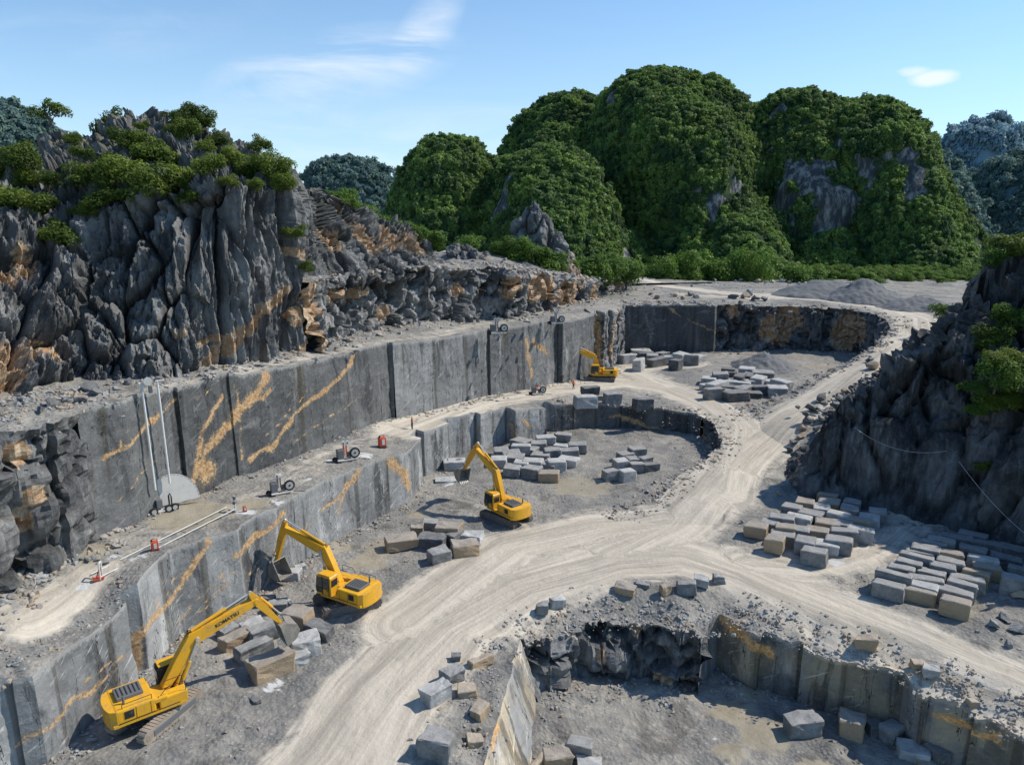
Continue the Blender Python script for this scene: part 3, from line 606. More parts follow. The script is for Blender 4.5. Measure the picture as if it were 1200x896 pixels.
d_rbf = RBF(w2([(355, 330, 25), (380, 325, 24.8), (440, 320, 24.5), (551, 315, 24), (594, 316, 23.6), (661, 324, 21.2), (700, 329, 18.2), (740, 332, 15.6)])+[PY(420, 318, 108)*[1, 1, 0]+[0, 0, 25.2], PY(500, 306, 135), PY(575, 303, 145)*[1, 1, 0]+[0, 0, 25], np.array((-50, 150, 24.)), np.array((-10, 170, 24.)), np.array((25, 190, 19.)), np.array((-40, 220, 14.)), np.array((40, 240, 12.)), np.array((-120, 200, 14.))], 2)
def z_d(x, y): return d_rbf(x, y)+micro(x, y)*1.6
pit1 = steps(w2([(540, 960, -.3), (567, 896, -.3), (590, 815, -.3), (608, 757, -.3)]), .1, 3, 6, 41)
pit2 = steps(w2([(612, 752, -.4), (640, 740, -.6), (690, 730, -.9), (740, 722, -.9), (790, 735, -.8), (820, 742, -.7)]), .5, 1.5, 3.5, 42)
pit3 = steps(w2([(822, 742, -.6), (832, 722, -.6), (843, 714, -.6)]), .05, 3, 6, 43)
pit4 = steps(w2([(845, 713, -.6), (890, 742, -1.), (973, 767, -1.3), (1060, 793, -1.4), (1093, 825, -1.6), (1153, 847, -1.6), (1200, 867, -1.6), (1290, 905, -1.6), (1420, 960, -1.6)]), .35, 2.5, 6, 44)
pit1, pit2, pit3 = chain(pit1, pit2, pit3, pit4)
pathP = joinp(pit1, pit2, pit3, pit4)
holeP = np.vstack([pathP, P(1420, 1500, -1)[:2], P(540, 1500, -1)[:2]])
# rim of the lower pit slopes down to the wall head
_pp = np.column_stack([pathP, np.zeros(len(pathP))])
def z_main(x, y):
    x = np.atleast_1d(x); y = np.atleast_1d(y); z = z_m(x, y); d, al, ac = polydist(x, y, _pp[::3])
    k = 1-sstep(0, 4.2, d); q = A3(x, y)
    tgt = np.where((y > P(600, 735, 0)[1]-1) | (x > 6), 1.25, .35)
    return z-k*tgt+k*(fbm(q*.9, 3, 88)*.55+.1)
Mo = [np.array((-75, 22.)), np.array((90, 22.)), np.array((120, 130.)), np.array((-10, 135.)), np.array((-75, 75.))]
sheet('ground', resample([np.append(v, 0) for v in Mo+Mo[:1]], 8)[:-1, :2], z_main, holes=[holeP])
_b = np.vstack([pathB, w2([(700, 640, 0), (790, 680, 0), (1000, 700, 0)])[0][:2][None], w2([(820, 690, 0)])[0][:2][None], w2([(1100, 700, 0)])[0][:2][None], [[110, 95]], [[125, 260]], [[-20, 260]], [[-110, 100]], [[-110, 55]]])
sheet('bench_ground', _b, z_bc)
_a = np.vstack([pathA, P(862, 520, 1.4)[:2][None], P(905, 545, .4)[:2][None], [[75, 95]], [[420, 500]], [[-420, 500]], [[-130, 100]], [[-130, 50]]])
sheet('upper_ground', _a, z_a)
_d = np.vstack([pD[0], [[60, 215]], [[60, 260]], [[-130, 260]], [[-60, 100]]])
sheet('terrace_ground', _d, z_d)
sheet('pit_floor', [(-15, 18), (110, 18), (110, 70), (-15, 70)], z_pit)
tag(link('plain', mesh('plain', [(-3000, 120, 1.0), (3000, 120, 1.0), (3000, 4500, 1.0), (-3000, 4500, 1.0)], [(0, 1, 2, 3)], dict(dust=[0]*4, ru=[0]*4, rv=[0]*4, tan=[0]*4, pale=[0]*4), mats=[M_ground])), kind='structure')
# ---------------- walls ----------------
VB = [([(157, 790), (161, 745), (180, 722), (200, 700), (225, 665), (243, 634)], .35), ([(215, 715), (235, 695), (262, 672)], .12), ([(165, 730), (190, 700), (215, 668)], .08), ([(205, 735), (250, 690), (276, 665)], .09), ([(285, 680), (310, 650), (335, 625)], .1), ([(10, 880), (50, 850)], .1), ([(276, 652), (292, 637), (310, 622), (333, 601)], .38), ([(30, 860), (60, 850), (75, 828), (105, 812), (147, 770)], .22), ([(100, 800), (140, 765)], .12), ([(230, 720), (268, 680)], .1)]
VB3 = [([(375, 600), (408, 570), (424, 558)], .2), ([(350, 625), (385, 592), (420, 565)], .12), ([(395, 600), (404, 572), (425, 548)], .3), ([(478, 570), (470, 550), (455, 540)], .8), ([(484, 580), (478, 562)], .8)]
wall('quarry_wall', pB1, z_bc, z_main, M_sawnL, .10, veins=VB, seed=3)
wall('quarry_wall', pB2, z_bc, z_main, M_sawnL, .10, veins=VB, seed=4)
wall('quarry_wall', pB3, z_bc, z_main, M_sawnL, .10, veins=VB3, seed=5)
wall('quarry_wall', pB4, z_bc, z_main, M_sawnL, .10, veins=[([(600, 500), (604, 530)], .5), ([(612, 492), (622, 500)], .3), ([(560, 500), (562, 530)], .15)], seed=6)
wall('quarry_wall', pB5, z_bc, z_main, M_sawnD, .15, veins=[([(715, 487), (740, 493), (765, 500), (790, 512)], .3)], seed=7)
wall('rock_face', pB6, z_bc, z_main, M_frac, .3, rough=.75, seed=8, ochre=[(800, 545, 1.5), (830, 520, 1.5), (770, 515, 2)])
VA = [([(213, 585), (222, 570), (236, 545), (240, 525), (262, 505), (283, 478), (300, 460), (313, 440)], .55), ([(222, 568), (229, 545), (236, 510), (246, 490), (258, 468)], .28), ([(236, 560), (243, 545)], .9), ([(283, 478), (305, 466), (316, 455)], .25), ([(290, 540), (320, 520), (332, 500), (360, 470), (385, 455), (400, 440), (412, 425), (414, 415)], .30),
      ([(122, 540), (145, 525), (170, 500), (195, 478), (204, 465)], .22), ([(60, 580), (90, 555), (122, 538)], .2), ([(45, 620), (60, 590), (66, 582)], .2), ([(282, 540), (279, 470), (276, 445)], .12), ([(300, 520), (330, 490), (360, 455)], .08), ([(130, 590), (160, 560), (180, 540)], .07), ([(340, 520), (380, 490), (420, 465)], .09), ([(230, 470), (250, 455)], .08), ([(100, 600), (130, 560), (150, 500)], .06)]
wall('rock_face', pA1, z_a, z_bc, M_karst, .3, rough=1.0, rs=.45, seed=9, ochre=[(15, 530, 1.1), (40, 575, 1.0), (20, 605, 1.2)])
wall('quarry_wall', pA2, z_a, z_bc, M_sawnD, .12, veins=VA, seed=10, dz=.28)
wall('quarry_wall', pA3, z_a, z_bc, M_sawn, .12, seed=12, ochre=(), veins=[([(617, 398), (618, 420), (622, 440)], .5), ([(625, 400), (640, 412)], .6)])
wall('quarry_wall', pA4, z_a, z_bc, M_sawn, .3, rough=.5, seed=13, veins=[([(700, 370), (699, 400), (702, 430)], .8), ([(722, 365), (718, 390), (716, 420)], .7)])
wall('quarry_wall', pA5, z_a, z_bc, M_sawnD, .12, seed=14, veins=[([(783, 360), (800, 372), (838, 390), (842, 405)], .15)])
wall('rock_face', pA6, z_a, z_bc, M_frac, .2, rough=1.4, rs=.3, seed=15, dz=.25, ochre=[(930, 375, 2.5), (905, 385, 4), (915, 395, 3), (1000, 385, 4.5), (990, 395, 4), (860, 365, 2), (925, 365, 3)])
wall('rock_face', pA7, z_a, z_bc, M_frac, .3, rough=.7, seed=16, ochre=[(1010, 395, 2)])
wall('rock_face', pD, z_d, z_a, M_fracL, .4, rough=1.7, rs=.5, seed=17, dz=.25, ochre=[(675, 335, 5), (660, 345, 4.5), (690, 345, 4), (640, 335, 3.5), (625, 340, 3), (600, 335, 2.5), (368, 350, 3), (365, 390, 3), (395, 345, 2), (445, 370, 1.6), (415, 340, 2), (540, 340, 1.5), (720, 335, 3), (362, 420, 2)])
wall('quarry_wall', pit1, z_main, z_pit, mat_sawn('pale_sawn_limestone', 1.6, .8), .12, seed=18, dz=.22, batter=.6, veins=[([(575, 860), (590, 800)], .2), ([(570, 890), (582, 850)], .25)])
wall('rock_face', pit2, z_main, z_pit, M_frac, .4, rough=1.3, rs=.6, batter=.3, seed=19, dz=.22, ochre=[(745, 735, .8), (780, 790, 1.), (700, 760, .8), (805, 795, .8)])
M_tanw = mat_sawn('tan_sawn_limestone', 1.)
wall('quarry_wall', pit3, z_main, z_pit, M_sawn, .08, seed=20, dz=.25, veins=[([(820, 730), (815, 790)], 1.2)])
VP = [([(850, 720), (875, 745), (900, 770)], 1.6), ([(890, 750), (930, 775), (965, 800)], 1.), ([(940, 780), (968, 775), (960, 800)], .7)]
wall('quarry_wall', pit4, z_main, z_pit, mat_sawn('warm_tan_limestone', .95, .9), .15, seed=21, dz=.25, veins=[([(845, 725), (870, 745), (905, 765)], .55), ([(1100, 835), (1130, 850), (1170, 865)], .3)])  # warm tan is the stone's own colour
# ================================================================== KARST, HILLS
def interp_path(px_list, s):         # px_list: rows of (param, x, y, z)
    a = np.array(px_list, float); return np.stack([np.interp(s, a[:, 0], a[:, i]) for i in (1, 2, 3)], -1)
def crop_rows(rows, counts):
    """rows: list of (n,3) arrays from foot to back; smooth blend between them"""
    out = []
    for a, b, c in zip(rows[:-1], rows[1:], counts):
        for k in range(c): out.append(a+(b-a)*(k/c))
    out.append(rows[-1]); return np.stack(out)          # (R, n, 3)
def normals(G):
    du = np.gradient(G, axis=1); dv = np.gradient(G, axis=0); n = np.cross(du, dv); n /= np.linalg.norm(n, axis=2)[..., None]+1e-9; return n
def smooth_rows(G, it=3):
    for _ in range(it): G[1:-1] = (G[:-2]+2*G[1:-1]+G[2:])/4
    return G
def rockify(G, big=(5., 14.), amp=1., flute=.4, seed=0, mask=None, up=None):
    R, n, _ = G.shape; N = normals(G); q = G.reshape(-1, 3); nn = N.reshape(-1, 3)
    m = np.ones(len(q)) if mask is None else mask.ravel()
    gap = np.linalg.norm(np.gradient(G, axis=0), axis=2); gp = sstep(.02, .14, gap).ravel(); m = m*(.15+.85*gp)
    wv = np.stack([fbm(q*.12, 2, seed+1), fbm(q*.12, 2, seed+2), fbm(q*.12, 2, seed+3)], 1)*1.2
    p1 = (q+wv)/np.array([big[0], big[0], big[1]])
    f1, f2, cid, off = voro(p1, seed); crack = np.exp(-(f2-f1)*11)
    c3 = (cid*7.13) % 1; c4 = (cid*13.7) % 1
    d = amp*((cid-.5)*2.6+off[:, 0]*(c3-.5)*2.4+off[:, 1]*(c4-.5)*2.0+off[:, 2]*2.2*(c3-.3)-crack*2.1)
    p2 = (q+wv*.5)/np.array([big[0]*.34, big[0]*.34, big[1]*.5])+7
    g1, g2, gid, goff = voro(p2, seed+5); c2 = np.exp(-(g2-g1)*10); g3 = (gid*9.1) % 1
    d += amp*.42*((gid-.5)*2.2-c2*1.0+goff[:, 0]*(gid-.5)*3+goff[:, 1]*(g3-.5)*2.4)
    fl = ridged(q*np.array([.85, .85, .06])+wv*.2, 3, seed+8); d += flute*(fl-.3)
    p3 = (q+wv*.2)*np.array([1.7, 1.7, .8]); h1, h2, hid, hoff = voro(p3+3, seed+9); d += amp*.13*((hid-.5)*2.+hoff[:, 2]*(hid-.5)*2-np.exp(-(h2-h1)*9)*1.1)
    d += fbm(q*1.6, 3, seed+12)*.14+fbm(q*.16, 3, seed+14)*1.3*amp
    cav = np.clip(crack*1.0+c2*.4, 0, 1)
    V = q+nn*(d*m)[:, None]
    return V, cav, d
def grid_faces(R, n):
    idx = np.arange(R*n).reshape(R, n); return np.stack([idx[:-1, :-1], idx[:-1, 1:], idx[1:, 1:], idx[1:, :-1]], -1).reshape(-1, 4)
# ---- left karst cliff ----
foot = [(px, *P(px, py, z)) for px, py, z in [(-90, 505, 18), (0, 474, 18.2), (60, 460, 18), (110, 451, 17.9), (160, 447, 17.6), (214, 444, 17.4), (268, 431, 17.2), (310, 424, 17), (355, 415, 16.8), (368, 405, 17.2), (378, 328, 24.6), (440, 323, 24.5), (480, 319, 24.3), (507, 314, 24.2), (525, 313, 24)]]
# visible head of the big face, then the shoulder, ridge and back
head = [(px, *PY(px, py, Y)) for px, py, Y in [(-90, 245, 64), (0, 238, 70), (60, 245, 72), (94, 236, 73.5), (134, 229, 73), (180, 222, 73), (234, 221, 72.5), (270, 222, 73), (300, 216, 76), (335, 220, 80), (355, 262, 85), (372, 268, 89), (385, 282, 94), (440, 296, 105), (480, 300, 114), (507, 308, 118), (525, 310, 124)]]
mid = [(px, *PY(px, py, Y)) for px, py, Y in [(-90, 205, 72), (0, 205, 78), (60, 200, 80), (94, 195, 81), (134, 178, 81), (180, 170, 81), (234, 178, 80), (270, 185, 81), (300, 195, 83), (335, 205, 86), (355, 225, 90), (372, 240, 94), (385, 255, 99), (440, 272, 111), (480, 280, 118), (507, 302, 121), (525, 308, 126)]]
ridge = [(px, *PY(px, py, Y)) for px, py, Y in [(-90, 200, 82), (0, 186, 88), (40, 172, 89), (97, 143, 90), (125, 132, 91), (150, 120, 91), (172, 122, 91), (190, 138, 90), (214, 136, 90), (254, 152, 91), (288, 172, 92), (335, 198, 95), (355, 208, 97), (372, 216, 100), (400, 230, 108), (433, 256, 118), (467, 267, 122), (497, 282, 124), (510, 300, 126), (525, 307, 130)]]
s = np.linspace(-90, 525, 560)
rows = [interp_path(x, s) for x in (foot, head, mid, ridge)]
rows[0][:, 2] -= .8
ax = np.ones(len(s)); back = rows[3]+np.stack([0*s, 0*s+22, 0*s-14], 1)
G = smooth_rows(crop_rows(rows+[back], [96, 40, 44, 14]), 4)
vis = np.ones(G.shape[:2])
V, cav, dsp = rockify(G, (3.3, 30), .85, 1.15, 101)
R_, n_ = G.shape[:2]; gi = np.arange(R_)[:, None]*np.ones(n_); sx = np.ones((R_, 1))*s
och = np.zeros((R_, n_))
def och_at(px, py, r):
    q = G.reshape(-1, 3); a, b, c = ray(px, py); e = np.abs(q[:, 0]/q[:, 1]-a/b)+np.abs((q[:, 2]-H)/q[:, 1]-c/b); e[gi.ravel() > 140] += 9; i = np.argmin(e)
    return (1-np.linalg.norm(q-q[i], axis=1)/r/1.6).reshape(R_, n_)
def line_at(pts, wd):
    q = G.reshape(-1, 3); out = np.zeros(len(q)); pp = []
    for (px, py) in pts:
        a, b, c = ray(px, py); e = np.abs(q[:, 0]/q[:, 1]-a/b)+np.abs((q[:, 2]-H)/q[:, 1]-c/b); pp.append(q[np.argmin(e)])
    for a, b in zip(pp[:-1], pp[1:]):
        dd = b-a; t = np.clip(((q-a) @ dd)/(dd @ dd+1e-9), 0, 1); out = np.maximum(out, 1-np.linalg.norm(q-a-t[:, None]*dd, axis=1)/wd/1.6)
    return out.reshape(R_, n_)
for q in [(10, 410, 2.5), (15, 430, 1.6), (60, 405, 2), (5, 320, 1.6), (30, 300, 1.5), (210, 390, 1.), (395, 250, 3), (430, 280, 4), (460, 275, 4), (485, 285, 4), (390, 280, 2.5), (410, 265, 3), (370, 235, 2), (5, 440, 2), (350, 370, 1.5)]: och = np.maximum(och, och_at(*q))
for l, wd in [([(332, 340), (300, 368), (275, 392), (256, 425)], .9), ([(300, 368), (303, 400), (300, 420)], .6), ([(362, 330), (366, 360), (370, 385), (352, 410)], .8), ([(240, 405), (262, 395)], .5), ([(333, 290), (345, 300)], .7)]: och = np.maximum(och, line_at(l, wd))
soil = sstep(96, 112, gi)*(1-sstep(340, 380, sx)*.7)
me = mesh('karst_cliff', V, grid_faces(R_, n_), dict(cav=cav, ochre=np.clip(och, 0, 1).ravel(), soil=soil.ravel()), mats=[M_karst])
tag(link('karst_cliff', me), kind='structure')
KV = V.reshape(R_, n_, 3)
def on_karst(px, py):                # visible surface point below a pixel
    q = KV[:185].reshape(-1, 3); a, b, c = ray(px, py); e = np.hypot(q[:, 0]/q[:, 1]-a/b, (q[:, 2]-H)/q[:, 1]-c/b)
    m = e < .012
    if m.sum() == 0: return q[np.argmin(e)]
    qq = q[m]; return qq[np.argmin(qq[:, 1]+e[m]*400)]
# ---- rock needle behind the terrace ----
def pinnacle(cx, Y, basez, prof, seed, depth=.7):
    """prof: (left px, right px, py) silhouettes from foot to tip"""
    na = 90; th = np.linspace(0, 2*PI, na); rows = []
    pr = np.array(prof, float); ks = np.linspace(0, 1, 60); t = np.linspace(0, 1, len(pr))
    for k in ks:
        l, r, y = [np.interp(k, t, pr[:, i]) for i in range(3)]
        pl, prr = PY(l, y, Y), PY(r, y, Y); c = (pl+prr)/2; rad = (prr[0]-pl[0])/2
        rows.append(np.stack([c[0]+rad*np.cos(th), Y+rad*depth*np.sin(th), 0*th+c[2]], 1))
    G = np.stack(rows); V, cav, d = rockify(G, (3.2, 9), .55, .5, seed)
    V = V.reshape(G.shape); V[:, -1] = V[:, 0]; V = V.reshape(-1, 3)
    zz = G[..., 2].ravel(); oc = np.clip(.75-(zz-basez)/6, 0, .55)
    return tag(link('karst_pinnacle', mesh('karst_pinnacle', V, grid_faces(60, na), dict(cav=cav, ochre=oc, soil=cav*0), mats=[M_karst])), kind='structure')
pinnacle(622, 152, 23, [(560, 690, 335), (578, 676, 312), (585, 672, 300), (592, 662, 285), (600, 652, 270), (607, 645, 258), (615, 637, 248), (620, 630, 240), (623, 626, 236)], 201)
pinnacle(540, 140, 23, [(500, 590, 328), (515, 578, 312), (520, 572, 300), (527, 560, 292), (533, 545, 287), (538, 540, 284)], 207)
# ---- right karst cliff (heightfield from its toe line) ----
toe = resample(w2([(1250, 250, 16)])*0 or [PY(1125, 362, 150), PY(1098, 388, 136), P(1068, 415, 9.5), P(1030, 440, 7.4), P(985, 465, 5.2), P(950, 495, 3.4), P(925, 530, 1.6), P(915, 565, .6), P(950, 585, .2), P(1000, 594, 0), P(1060, 606, 0), P(1130, 626, 0), P(1200, 655, 0), P(1330, 715, 0), P(1600, 800, 0)], 1.)
gx = np.arange(28, 110, .31); gy = np.arange(47, 150, .31); X, Y = np.meshgrid(gx, gy); x, y = X.ravel(), Y.ravel()
x = x+fbm(A3(x, y)*.08, 2, 5)*1.5; y = y+fbm(A3(x, y)*.08, 2, 6)*1.5
poly = np.vstack([toe[:, :2], [[140, 40]], [[140, 165]], [[toe[0, 0]+2, 165]]])
dist, al, ac = polydist(x, y, toe); ins = inside(x, y, poly); sd_ = np.where(ins, dist, -dist)
tl = np.concatenate([[0], np.cumsum(np.linalg.norm(np.diff(toe[:, :2], axis=0), axis=1))]); zt_ = np.interp(al, tl, toe[:, 2])
fr = sstep(84, 96, al)                # front side is steeper than the road side
pr_ = np.interp(sd_, [-3, 0, 1.5, 4, 8, 13, 19, 26, 40, 60], [-2.5, -.3, .6, 2.0, 5.2, 11.5, 20, 27.5, 33, 35])
pr2 = np.interp(sd_, [-3, 0, 1.5, 4, 8, 13, 19, 26, 40, 60], [-2.5, -.3, 3.0, 9.5, 16, 22, 27, 31, 34, 35])
zz = zt_*(1-sstep(5, 25, sd_)*.7)+pr_*(1-fr)+pr2*fr
G = np.stack([x, y, zz], 1).reshape(X.shape+(3,)); G[..., 2] += (fbm(A3(x, y)*.07, 3, 77)*3.*sstep(3, 14, sd_)).reshape(X.shape)
_cp = np.array([(840, 600), (900, 545), (930, 500), (960, 482), (1000, 458), (1020, 446), (1060, 420), (1090, 402), (1110, 380), (1130, 352), (1140, 322), (1150, 305), (1165, 294), (1185, 282), (1200, 270), (1400, 235)], float)
_sl = np.array([(lambda r: -r[2]/r[1])(ray(*c_)) for c_ in _cp]); _az = np.array([(lambda r: r[0]/r[1])(ray(*c_)) for c_ in _cp])
crest = H-Y*np.interp(X/Y, _az, _sl)-.6*sstep(2, 9, sd_).reshape(X.shape)+fbm(A3(x, y)*.12, 3, 78).reshape(X.shape)*1.0
G[..., 2] = np.minimum(G[..., 2], crest)
mk = sstep(-1.5, 2.5, sd_).reshape(X.shape)
V, cav, dsp = rockify(G, (4.0, 12), 1.45, 1.0, 301, mask=mk*(.35+.65*sstep(2, 8, sd_).reshape(X.shape)))
Rr, nr_ = X.shape; Ff = grid_faces(Rr, nr_); keep = (sd_[Ff] > -2.6).any(1); Ff = Ff[keep]
us = np.unique(Ff); mp = -np.ones(len(V), int); mp[us] = np.arange(len(us))
oc2 = np.clip(.75-np.hypot(V[:, 0]-P(910, 560, 1)[0], V[:, 1]-P(910, 560, 1)[1])/9, 0, 1)+0
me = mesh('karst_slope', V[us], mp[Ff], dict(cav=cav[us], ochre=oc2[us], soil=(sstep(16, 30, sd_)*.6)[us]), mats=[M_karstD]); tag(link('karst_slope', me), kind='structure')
RV = V[us]
def on_right(px, py):
    a, b, c = ray(px, py); e = np.hypot(RV[:, 0]/RV[:, 1]-a/b, (RV[:, 2]-H)/RV[:, 1]-c/b); m = e < .012
    if m.sum() == 0: return RV[np.argmin(e)]
    q = RV[m]; return q[np.argmin(q[:, 1]+e[m]*300)]
# ---- hills ----
HILLS = []
def rkv(q, n, seed, rockm):
    rk = fbm(q*np.array([.06, .06, .022]), 3, seed+40)+.4*fbm(q*.16, 2, seed+41); return sstep(.56-.22*rockm, .66-.22*rockm, rk)*sstep(.8, .6, np.abs(n[:, 2]))*(1. if rockm else 0.)
def hill(name, sil, Yc, Y0, seed, base=9., mat=None, wob=14., step=2.6, backd=120, col=None, rockm=0., smoothx=1.):
    """sil: ridge (px, py) list; ridge stands at depth Yc, foot at Y0"""
    sl = np.array(sil, float); a0, a1 = sl[0, 0], sl[-1, 0]; n = int((a1-a0)/F*Yc/step)+2; s = np.linspace(a0, a1, n)
    py = np.interp(s, sl[:, 0], sl[:, 1])
    top = np.array([PY(p, q, Yc) for p, q in zip(s, py)])
    top[:, 2] -= 2.2
    rr = int((Yc-Y0)/step*1.5)+6; kb = 10; ks = np.linspace(0, 1, rr); X = []; 
    q = A3(top[:, 0]*.028, 0, 0); rows = []
    for k in ks:
        yy = Y0+(Yc-Y0)*k; uu = (s-(a0+a1)/2)/((a1-a0)/2); yv = np.minimum(Yc, Y0+(Yc-Y0)*(.85*uu*uu)+(Yc-Y0)*(1-.85*uu*uu)*k)
        w_ = fbm(A3(top[:, 0]*.030, yy*.012, 0), 3, seed)*wob; kk = np.clip(k+w_/(Yc-Y0)*math.sin(PI*min(1, k*1.0))*1.6, 0, 1)
        g = np.where(kk < .22, kk/.22*.24, .24+(1-(1-np.clip((kk-.22)/.78, 0, 1))**1.9)*.76)
        xx = top[:, 0]*(yv/Yc)**.35
        rows.append(np.stack([xx, yv, base+(np.maximum(top[:, 2], base)-base)*g], 1))
    for k in range(1, kb): t = k/kb; rows.append(np.stack([top[:, 0], 0*top[:, 0]+Yc+backd*t, base+(np.maximum(top[:, 2], base)-base)*(1-t*t)], 1))
    G = np.stack(rows); N = normals(G); q = G.reshape(-1, 3)
    d = ridged(q*np.array([.02, .02, .008]), 3, seed+2)*9+ridged(q*.045, 3, seed+3)*3.5
    kfade = np.ones(G.shape[:2]); kfade[rr-6:rr+3] = .25; d = d*kfade.ravel()
    V = q+N.reshape(-1, 3)*np.array([1, 1, .3])*d[:, None]
    z0 = np.zeros(len(V)); 
    o = link(name, mesh(name, V, grid_faces(G.shape[0], n), dict(rock=rkv(V, N.reshape(-1, 3), seed, rockm)), True, [mat or M_hillrock])); tag(o, kind='structure')
    HILLS.append((name, V.reshape(G.shape), rr, col, rockm, seed)); return o
M_hillrock = mat_hill('hill_undergrowth')
M_hazerock = mat_plain('haze_tinted_hill', (.10, .17, .18), .9); M_farrock = mat_plain('far_haze_tinted_hill', (.18, .28, .35), .9)  # aerial haze painted into the base colour of the distant hills
HL = hill
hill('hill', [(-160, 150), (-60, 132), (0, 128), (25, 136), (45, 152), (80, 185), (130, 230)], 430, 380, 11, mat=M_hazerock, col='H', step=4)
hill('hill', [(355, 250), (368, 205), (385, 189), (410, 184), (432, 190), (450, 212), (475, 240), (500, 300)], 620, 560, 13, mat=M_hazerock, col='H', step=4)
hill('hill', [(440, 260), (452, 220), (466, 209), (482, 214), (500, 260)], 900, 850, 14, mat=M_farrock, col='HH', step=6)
hill('hill', [(455, 310), (468, 245), (480, 215), (492, 180), (505, 168), (520, 160), (545, 162), (556, 178), (575, 181), (592, 190), (620, 190), (650, 240), (670, 300)], 345, 285, 15, step=2.4)
hill('hill', [(552, 300), (566, 250), (578, 210), (590, 175), (600, 150), (618, 128), (640, 112), (662, 106), (690, 108), (708, 120), (725, 135), (742, 165), (760, 210), (780, 270)], 425, 330, 17, wob=12, rockm=.15)
hill('hill', [(672, 300), (684, 240), (695, 180), (706, 135), (722, 106), (738, 92), (762, 87), (800, 89), (830, 92), (852, 108), (866, 128), (880, 142), (892, 165), (903, 205), (918, 260), (930, 300)], 390, 285, 18, wob=16, rockm=.25)
hill('hill', [(780, 300), (800, 262), (830, 232), (865, 225), (900, 245), (930, 290)], 330, 262, 20, wob=8, rockm=.0)
hill('hill', [(545, 300), (562, 240), (578, 205), (592, 185), (612, 176), (640, 166), (662, 170), (682, 185), (694, 215), (712, 250), (735, 280), (760, 300)], 320, 258, 19, wob=8, rockm=.9)
hill('hill', [(842, 300), (856, 245), (868, 195), (882, 155), (895, 128), (912, 109), (935, 106), (958, 110), (978, 116), (994, 130), (1010, 165), (1028, 215), (1045, 280)], 375, 290, 23, wob=12, rockm=1.2)
hill('hill', [(935, 300), (948, 230), (960, 170), (974, 132), (990, 118), (1006, 115), (1022, 112), (1042, 124), (1054, 150), (1062, 175), (1076, 215), (1092, 245), (1112, 268), (1135, 290), (1160, 318)], 352, 272, 24, wob=12, rockm=1.1)
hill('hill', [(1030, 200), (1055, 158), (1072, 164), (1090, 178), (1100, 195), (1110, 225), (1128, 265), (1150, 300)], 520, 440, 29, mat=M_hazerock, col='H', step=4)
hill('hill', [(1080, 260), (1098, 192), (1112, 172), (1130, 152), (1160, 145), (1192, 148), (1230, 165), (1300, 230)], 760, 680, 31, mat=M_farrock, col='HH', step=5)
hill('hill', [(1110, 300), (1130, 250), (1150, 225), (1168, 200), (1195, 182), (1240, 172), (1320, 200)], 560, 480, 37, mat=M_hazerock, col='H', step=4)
# ================================================================== VEGETATION
def leaf_cloud(n, lobes, leaf, seed, flat=.9, core=.0):
    """n leaf-sized faces spread over the outer shell of several lobes (cx,cy,cz,r)"""
    r = np.random.default_rng(seed); L = np.array(lobes, float); w_ = L[:, 3]**2; k = r.choice(len(L), n, p=w_/w_.sum())
    d = r.normal(size=(n, 3)); d /= np.linalg.norm(d, axis=1)[:, None]; d[:, 2] = np.where(d[:, 2] < -.7, -d[:, 2]*.6, d[:, 2]); rad = L[k, 3]*(.62+.42*r.random(n)**.6)
    bumps = 1+.28*fbm(d*2.6+k[:, None]*3.1, 3, seed+4); rad = rad*bumps
    c = L[k, :3]+d*rad[:, None]*np.array([1, 1, flat])
    nrm = d+r.normal(size=(n, 3))*.55+np.array([0, 0, .35]); nrm /= np.linalg.norm(nrm, axis=1)[:, None]
    t = np.cross(nrm, r.normal(size=(n, 3))); t /= np.linalg.norm(t, axis=1)[:, None]+1e-9; b = np.cross(nrm, t)
    sz = leaf*r.uniform(.6, 1.35, n)[:, None]
    V = np.stack([c-t*sz*.9, c+b*sz*.55, c+t*sz, c-b*sz*.55], 1).reshape(-1, 3)
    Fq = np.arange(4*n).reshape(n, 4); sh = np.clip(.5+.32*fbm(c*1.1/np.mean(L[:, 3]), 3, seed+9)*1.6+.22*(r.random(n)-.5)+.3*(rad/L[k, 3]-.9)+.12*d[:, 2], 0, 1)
    return V, Fq, np.repeat(sh, 4)
def core_balls(lobes, sc=.72):
    mb = MB(); V = []; Fc = []
    bm = bmesh.new()
    for (x, y, z, r) in lobes: bmesh.ops.create_icosphere(bm, subdivisions=1, radius=r*sc, matrix=Matrix.Translation((x, y, z)) @ Matrix.Diagonal((1, 1, .75, 1)))
    bm.verts.index_update(); V = [v.co[:] for v in bm.verts]; Fc = [[v.index for v in f.verts] for f in bm.faces]; bm.free(); return V, Fc
def crown_mesh(name, n, lobes, leaf, seed, mat):
    V, Fq, sh = leaf_cloud(n, lobes, leaf, seed); return mesh(name, V, Fq, dict(shade=sh), False, [mat])
def rlobes(r, n, R, zs=.5, z0=0.):
    out = [(0, 0, z0, R*.62)]
    for _ in range(n): a = r.uniform(0, 2*PI); q = R*r.uniform(.35, .75); out.append((math.cos(a)*q, math.sin(a)*q, z0+r.uniform(-.5, .7)*R*zs, R*r.uniform(.3, .52)))
    return out
rnd = random.Random(5)
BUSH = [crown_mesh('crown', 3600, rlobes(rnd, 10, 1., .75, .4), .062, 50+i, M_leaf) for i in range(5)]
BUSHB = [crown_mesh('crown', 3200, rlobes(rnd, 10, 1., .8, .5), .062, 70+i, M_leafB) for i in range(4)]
OPEN = [crown_mesh('crown', 1500, [(0, 0, 1.5, .5), (.75, .1, 1.35, .42), (-.7, .2, 1.45, .45), (.25, -.6, 1.2, .35), (-.3, .5, 1.65, .4), (.1, .2, 1.9, .3)], .07, 90+i, M_leaf) for i in range(2)]
